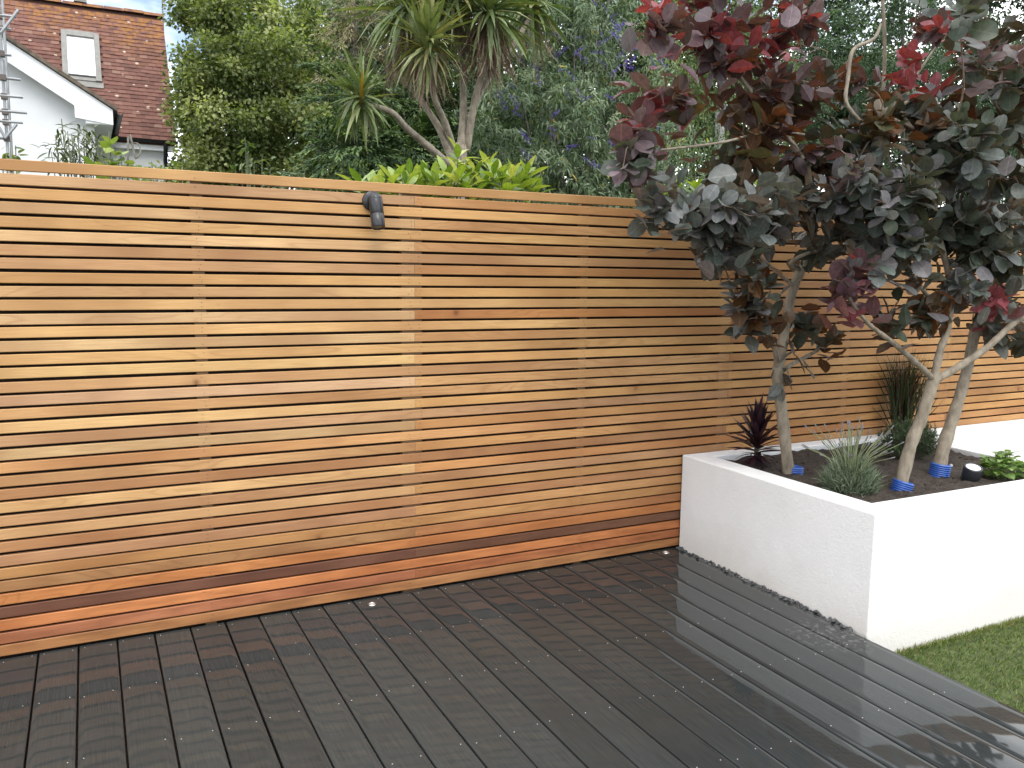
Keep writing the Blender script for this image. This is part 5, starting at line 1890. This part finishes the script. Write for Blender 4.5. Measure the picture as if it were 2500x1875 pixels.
def spike_mesh(seed):
    rr = random.Random(seed)
    mb = MB()
    for k in range(58):
        u = rr.random() ** 0.8
        a = rr.uniform(0, 6.283)
        rad_ = 0.15 * (1 - u * 0.75) * rr.uniform(0.7, 1.1)
        c = Vector((u, math.cos(a) * rad_, math.sin(a) * rad_))
        s = 0.045 * (1 - 0.5 * u) + 0.01
        pts = [c + Vector((rr.uniform(-1, 1), rr.uniform(-1, 1), rr.uniform(-1, 1))) * s for _ in range(4)]
        mb.add(pts, [(0, 1, 2), (0, 2, 3), (0, 3, 1), (1, 3, 2)])
    me = mb.mesh('butterfly_flower_spike')
    me.materials.append(MAT['budflower'])
    return me


SPK = [spike_mesh(k) for k in range(3)]
c2 = [(1665, 85), (1850, 20), (1910, 50), (1965, 90), (1960, 150), (2005, 150), (1885, 190), (1975, 215), (1900, 250), (1600, 310), (1655, 305), (1750, 305), (1775, 350), (1870, 315),
      (2000, 335), (2100, 280), (2130, 290), (1390, 350), (1480, 400), (1705, 450), (1645, 420), (1975, 420), (2050, 400), (1490, 500), (1515, 480), (1355, 515), (1280, 560), (1290, 600),
      (1370, 580), (1360, 605), (1375, 655), (1395, 690), (1680, 560), (1765, 575), (1805, 585), (1620, 675), (1940, 585), (1590, 770), (1410, 800), (1435, 825), (1235, 830), (1160, 915),
      (1440, 930), (1590, 810), (1285, 1115), (1970, 870), (2000, 880), (1860, 1000), (1835, 830), (1705, 880), (1820, 970), (2195, 370), (1755, 225), (1610, 205), (1890, 375)]
FL = [(700 + x * .407, y * .407) for x, y in c2] + [(1509, 68), (1505, 90), (1518, 63), (1559, 113), (1613, 140), (1618, 156), (1532, 160), (1545, 145), (1608, 312), (1505, 348), (1515, 360)]
fr = bb * 0 + np.array([0, 0, 0])
R.shuffle(FL)
for (x, y) in FL[:62]:
    yy = 4.12 + R.uniform(-0.05, 0.15) + (0.2 if y < 150 else 0)
    c = at(x, y, yy)
    big = R.uniform(0.16, 0.22) if R.random() < 0.75 else R.uniform(0.10, 0.13)
    az = R.choice((0, 1, 1)) * math.pi + R.uniform(-.7, .7)
    el = rad(R.uniform(5, 65))
    M = Matrix.Translation(Vector(c)) @ spoke(az, el) @ Matrix.Diagonal((big, big, big, 1)) @ Matrix.Translation((-0.5, 0, 0))
    link('flower_spike', R.choice(SPK), None, bud, M)

# ------------------------------------------------------------------ birch with hanging leaves
bb_ = at(1757, 440, 7.0)
birch = thing('birch_tree', 'slim grey birch trunk with hanging pale leaves behind the smoke bush', 'tree', (bb_[0], 7.0, -0.2))
mb = MB()
Q = spline([(bb_[0], 7.0, -0.2), at(1757, 440, 7.0), at(1760, 250, 7.0), at(1800, 60, 7.05), at(1820, -120, 7.1)], 5)
mb.tube(Q, lerp_list([0.11, 0.085, 0.07, 0.055, 0.04], len(Q)), 10)
mb.build('trunk', bark_mat('birch_bark', (0.16, 0.16, 0.15), (0.42, 0.42, 0.40), 10.0, (1, 1, 3)), birch)
P, D, VA = [], [], []
for k in range(330):
    px = R.uniform(1575, 1960)
    top = at(px, R.uniform(-80, 330), 7.0 + R.uniform(-0.7, 0.7))
    ln = R.uniform(0.5, 1.3)
    m = 55
    w = N.rand(m)
    sway = N.normal(0, 0.05, 2)
    P.append(top + np.stack([sway[0] * w + N.normal(0, 0.04, m), sway[1] * w + N.normal(0, 0.04, m), -w * ln], 1))
    D.append(np.stack([N.normal(0, .5, m), N.normal(0, .5, m), -np.ones(m)], 1))
    tone = 0.75 if (1590 < px < 1680) else 0.42
    VA.append(np.clip(R.gauss(tone, .13) + N.normal(0, .14, m), 0, 1))
P, D, VA = map(np.concatenate, (P, D, VA))
n = len(P)
me = leaves_mesh('birch_leaves', P, D, N.normal(0, 0.6, (n, 3)) + np.array([0, -.5, .4]), N.uniform(0.035, 0.06, n), N.uniform(0.025, 0.042, n), VA, 'diamond')
link('crown', me, leaf_mat('birch_leaf', [(0, (0.025, 0.05, 0.016)), (0.5, (0.085, 0.125, 0.04)), (0.8, (0.18, 0.22, 0.08)), (1, (0.26, 0.29, 0.12))], 0.5, 0.35), birch, kind='stuff')

# ------------------------------------------------------------------ spotted laurel just behind the fence
MAT['laurel'] = leaf_mat('laurel_leaf', None, 0.32, 0.35, (1.15, 1.2, 0.35), True, 0.4, 0.5)
LL = [oval_leaf('laurel_leaf', 0.44, 0.05, c, [0.04, 0.6, 1.0, 0.8, 0.42, 0.02]) for c in (0.05, 0.2, 0.4)]
for me in LL:
    me.materials.append(MAT['laurel'])


def laurel(label, tips, Yc, base_px, nleaf=7, size=0.135, pal=None):
    bx_ = at(*base_px, Yc)
    t = thing('laurel_bush', label, 'shrub', (bx_[0], Yc, -0.2), 'yellow green laurels behind the fence')
    st = MB()
    for (px, py) in tips:
        Y = Yc + R.uniform(-0.18, 0.22)
        tip = at(px, py, Y)
        b0 = np.array([bx_[0] + (tip[0] - bx_[0]) * 0.35, Yc, 1.2])
        Q = spline([np.array([bx_[0], Yc, -0.2]), b0, tip], 4)
        st.tube(Q, lerp_list([0.012, 0.004], len(Q)), 6, False)
        a0 = R.uniform(0, 6.28)
        for q in range(nleaf):
            tt = q / nleaf
            el = rad(80 - 75 * (1 - tt) + R.uniform(-15, 15))
            s = size * R.uniform(0.75, 1.15) * (1 - 0.25 * tt)
            c = R.choice(pal or [(0.17, 0.25, 0.045), (0.23, 0.31, 0.06), (0.31, 0.37, 0.09), (0.11, 0.18, 0.03), (0.42, 0.44, 0.18)])
            M = Matrix.Translation(Vector(tip) + Vector((0, 0, -0.05 * (1 - tt)))) @ spoke(a0 + q * 2.4, el, R.uniform(-.4, .4)) @ Matrix.Diagonal((s, s, s, 1))
            link('leaf', R.choice(LL), None, t, M, (*c, 1))
    st.build('stem_cluster', simple('laurel_stem', (0.10, 0.13, 0.04), 0.6), t, kind='stuff')
    return t


tips = [(1118, 380), (960, 435), (1000, 425), (1045, 440), (1085, 425), (1120, 430), (1160, 415), (1195, 405), (1215, 430), (1255, 425), (1285, 420), (1290, 460), (1010, 455), (1070, 460),
        (1140, 455), (1190, 460), (1240, 460), (1100, 470), (970, 465), (905, 452), (880, 448), (1310, 475), (1150, 480), (1040, 480), (990, 450), (1060, 440), (1100, 445), (1140, 438), (1180, 440), (1225, 445), (1265, 450), (1125, 415), (930, 455), (1020, 440), (1205, 425)]
laurel('yellow green laurel bush peeping over the fence below the palm', tips, 0.75, (1100, 480), 8, 0.15)
laurel('pale green laurel shoots over the fence under the smoke bush', [(1620, 475), (1660, 462), (1700, 455), (1740, 460), (1780, 462), (1830, 470), (1880, 440), (1850, 455), (1570, 480), (1700, 480)], 0.75, (1720, 490), 7, 0.11,
       [(0.16, 0.24, 0.04), (0.24, 0.32, 0.06), (0.11, 0.18, 0.03)])

# ------------------------------------------------------------------ shrubs in front of the house
def shrub(name, label, base, tips, nl, size, wd, cols, Yc, group=None, el_rng=(-50, 60), mesh=None, stemcol=(0.12, 0.13, 0.07)):
    t = thing(name, label, 'shrub', (base[0], base[1], -0.2), group)
    m = leaf_mat(name + '_leaf', None, 0.45, 0.3, (1.15, 1.2, 0.5), True, 0.3)
    LM = [oval_leaf(name + '_leaf', wd, 0.04, c, mesh) for c in (0.1, 0.35)]
    for me in LM:
        me.materials.append(m)
    st = MB()
    cnt = 0
    for (px, py) in tips:
        tip = at(px, py, Yc + R.uniform(-0.3, 0.3))
        Q = spline([np.array([base[0], base[1], -0.2]), np.array([base[0] * .5 + tip[0] * .5, base[1], tip[2] * 0.6]), tip], 4)
        st.tube(Q, lerp_list([0.014, 0.003], len(Q)), 5, False)
        for q in range(nl):
            if cnt >= 295:
                break
            cnt += 1
            s = size * R.uniform(0.7, 1.2)
            pos = Vector(tip) + Vector((R.gauss(0, size * .45), R.gauss(0, size * .45), -R.uniform(0, size * 1.5)))
            M = Matrix.Translation(pos) @ spoke(R.uniform(0, 6.28), rad(R.uniform(*el_rng)), R.uniform(-.5, .5)) @ Matrix.Diagonal((s, s, s, 1))
            c = R.choice(cols)
            link('leaf', R.choice(LM), None, t, M, (*c, 1))
    st.build('stem_cluster', simple(name + '_stem', stemcol, 0.7), t, kind='stuff')
    return t


tips = [(150, 290), (135, 330), (165, 320), (190, 310), (210, 305), (225, 320), (180, 345), (205, 345), (230, 350), (150, 360), (125, 370), (170, 375), (195, 370), (220, 375), (245, 370), (140, 385),
        (240, 340), (160, 345), (185, 385), (215, 390), (205, 320), (175, 330)]
b0 = at(190, 400, 3.4)
shrub('willow_leaved_shrub', 'narrow leaved green shrub in front of the white house gable', (b0[0], 3.4), tips, 12, 0.085, 0.20,
      [(0.05, 0.075, 0.03), (0.08, 0.11, 0.05), (0.13, 0.16, 0.08), (0.035, 0.055, 0.022), (0.18, 0.20, 0.12)], 3.4, None, (-60, 40))
b0 = at(300, 410, 2.6)
shrub('grape_vine', 'pale green vine leaves at the fence top before the house corner', (b0[0], 2.6), [(262, 365), (275, 385), (290, 395), (310, 400), (255, 395), (295, 365), (325, 402), (280, 400), (240, 400), (340, 405), (265, 322)], 5, 0.085, 0.85,
      [(0.16, 0.24, 0.05), (0.22, 0.30, 0.07), (0.28, 0.34, 0.09), (0.10, 0.16, 0.04)], 2.6, None, (-30, 50), [0.5, 1.0, 0.95, 0.7, 0.4, 0.05])
b0 = at(20, 400, 2.4)
shrub('garden_shrub', 'small leafy shoots above the fence at the left edge', (b0[0], 2.4), [(15, 375), (30, 385), (38, 355), (25, 362), (5, 385), (40, 390)], 5, 0.06, 0.6,
      [(0.07, 0.11, 0.03), (0.11, 0.15, 0.05), (0.17, 0.2, 0.07)], 2.4)
b0 = at(610, 430, 4.5)
shrub('sapling', 'slender young shoot above the fence before the tall green tree', (b0[0], 4.5), [(598, 335), (602, 350), (605, 365), (610, 380), (620, 395), (640, 385), (590, 395), (600, 410), (660, 410), (575, 415), (745, 418), (730, 425), (690, 425)], 6, 0.075, 0.42,
      [(0.09, 0.14, 0.045), (0.14, 0.19, 0.07), (0.06, 0.10, 0.03)], 4.5)
b0 = at(420, 420, 2.2)
shrub('leafy_climber', 'bright green leaf tips at the fence top below the downpipe', (b0[0], 2.2), [(400, 400), (425, 405), (445, 410), (380, 402), (370, 395), (465, 415)], 6, 0.06, 0.45,
      [(0.10, 0.16, 0.03), (0.16, 0.22, 0.05), (0.22, 0.27, 0.07)], 2.2)
# bare crooked branch
t = thing('bare_branch', 'bare grey crooked branch above the fence before the white wall', 'branch', (at(320, 400, 2.8)[0], 2.8, -0.2))
mb = MB()
Q = spline([(at(300, 400, 2.8)[0], 2.8, -0.2), at(312, 396, 2.8), at(332, 388, 2.8), at(343, 370, 2.8), at(338, 352, 2.8), at(325, 348, 2.8)], 5)
mb.tube(Q, lerp_list([0.012, 0.008, 0.007, 0.006, 0.005, 0.003], len(Q)), 7)
mb.build('branch_body', MAT['greybark'], t)
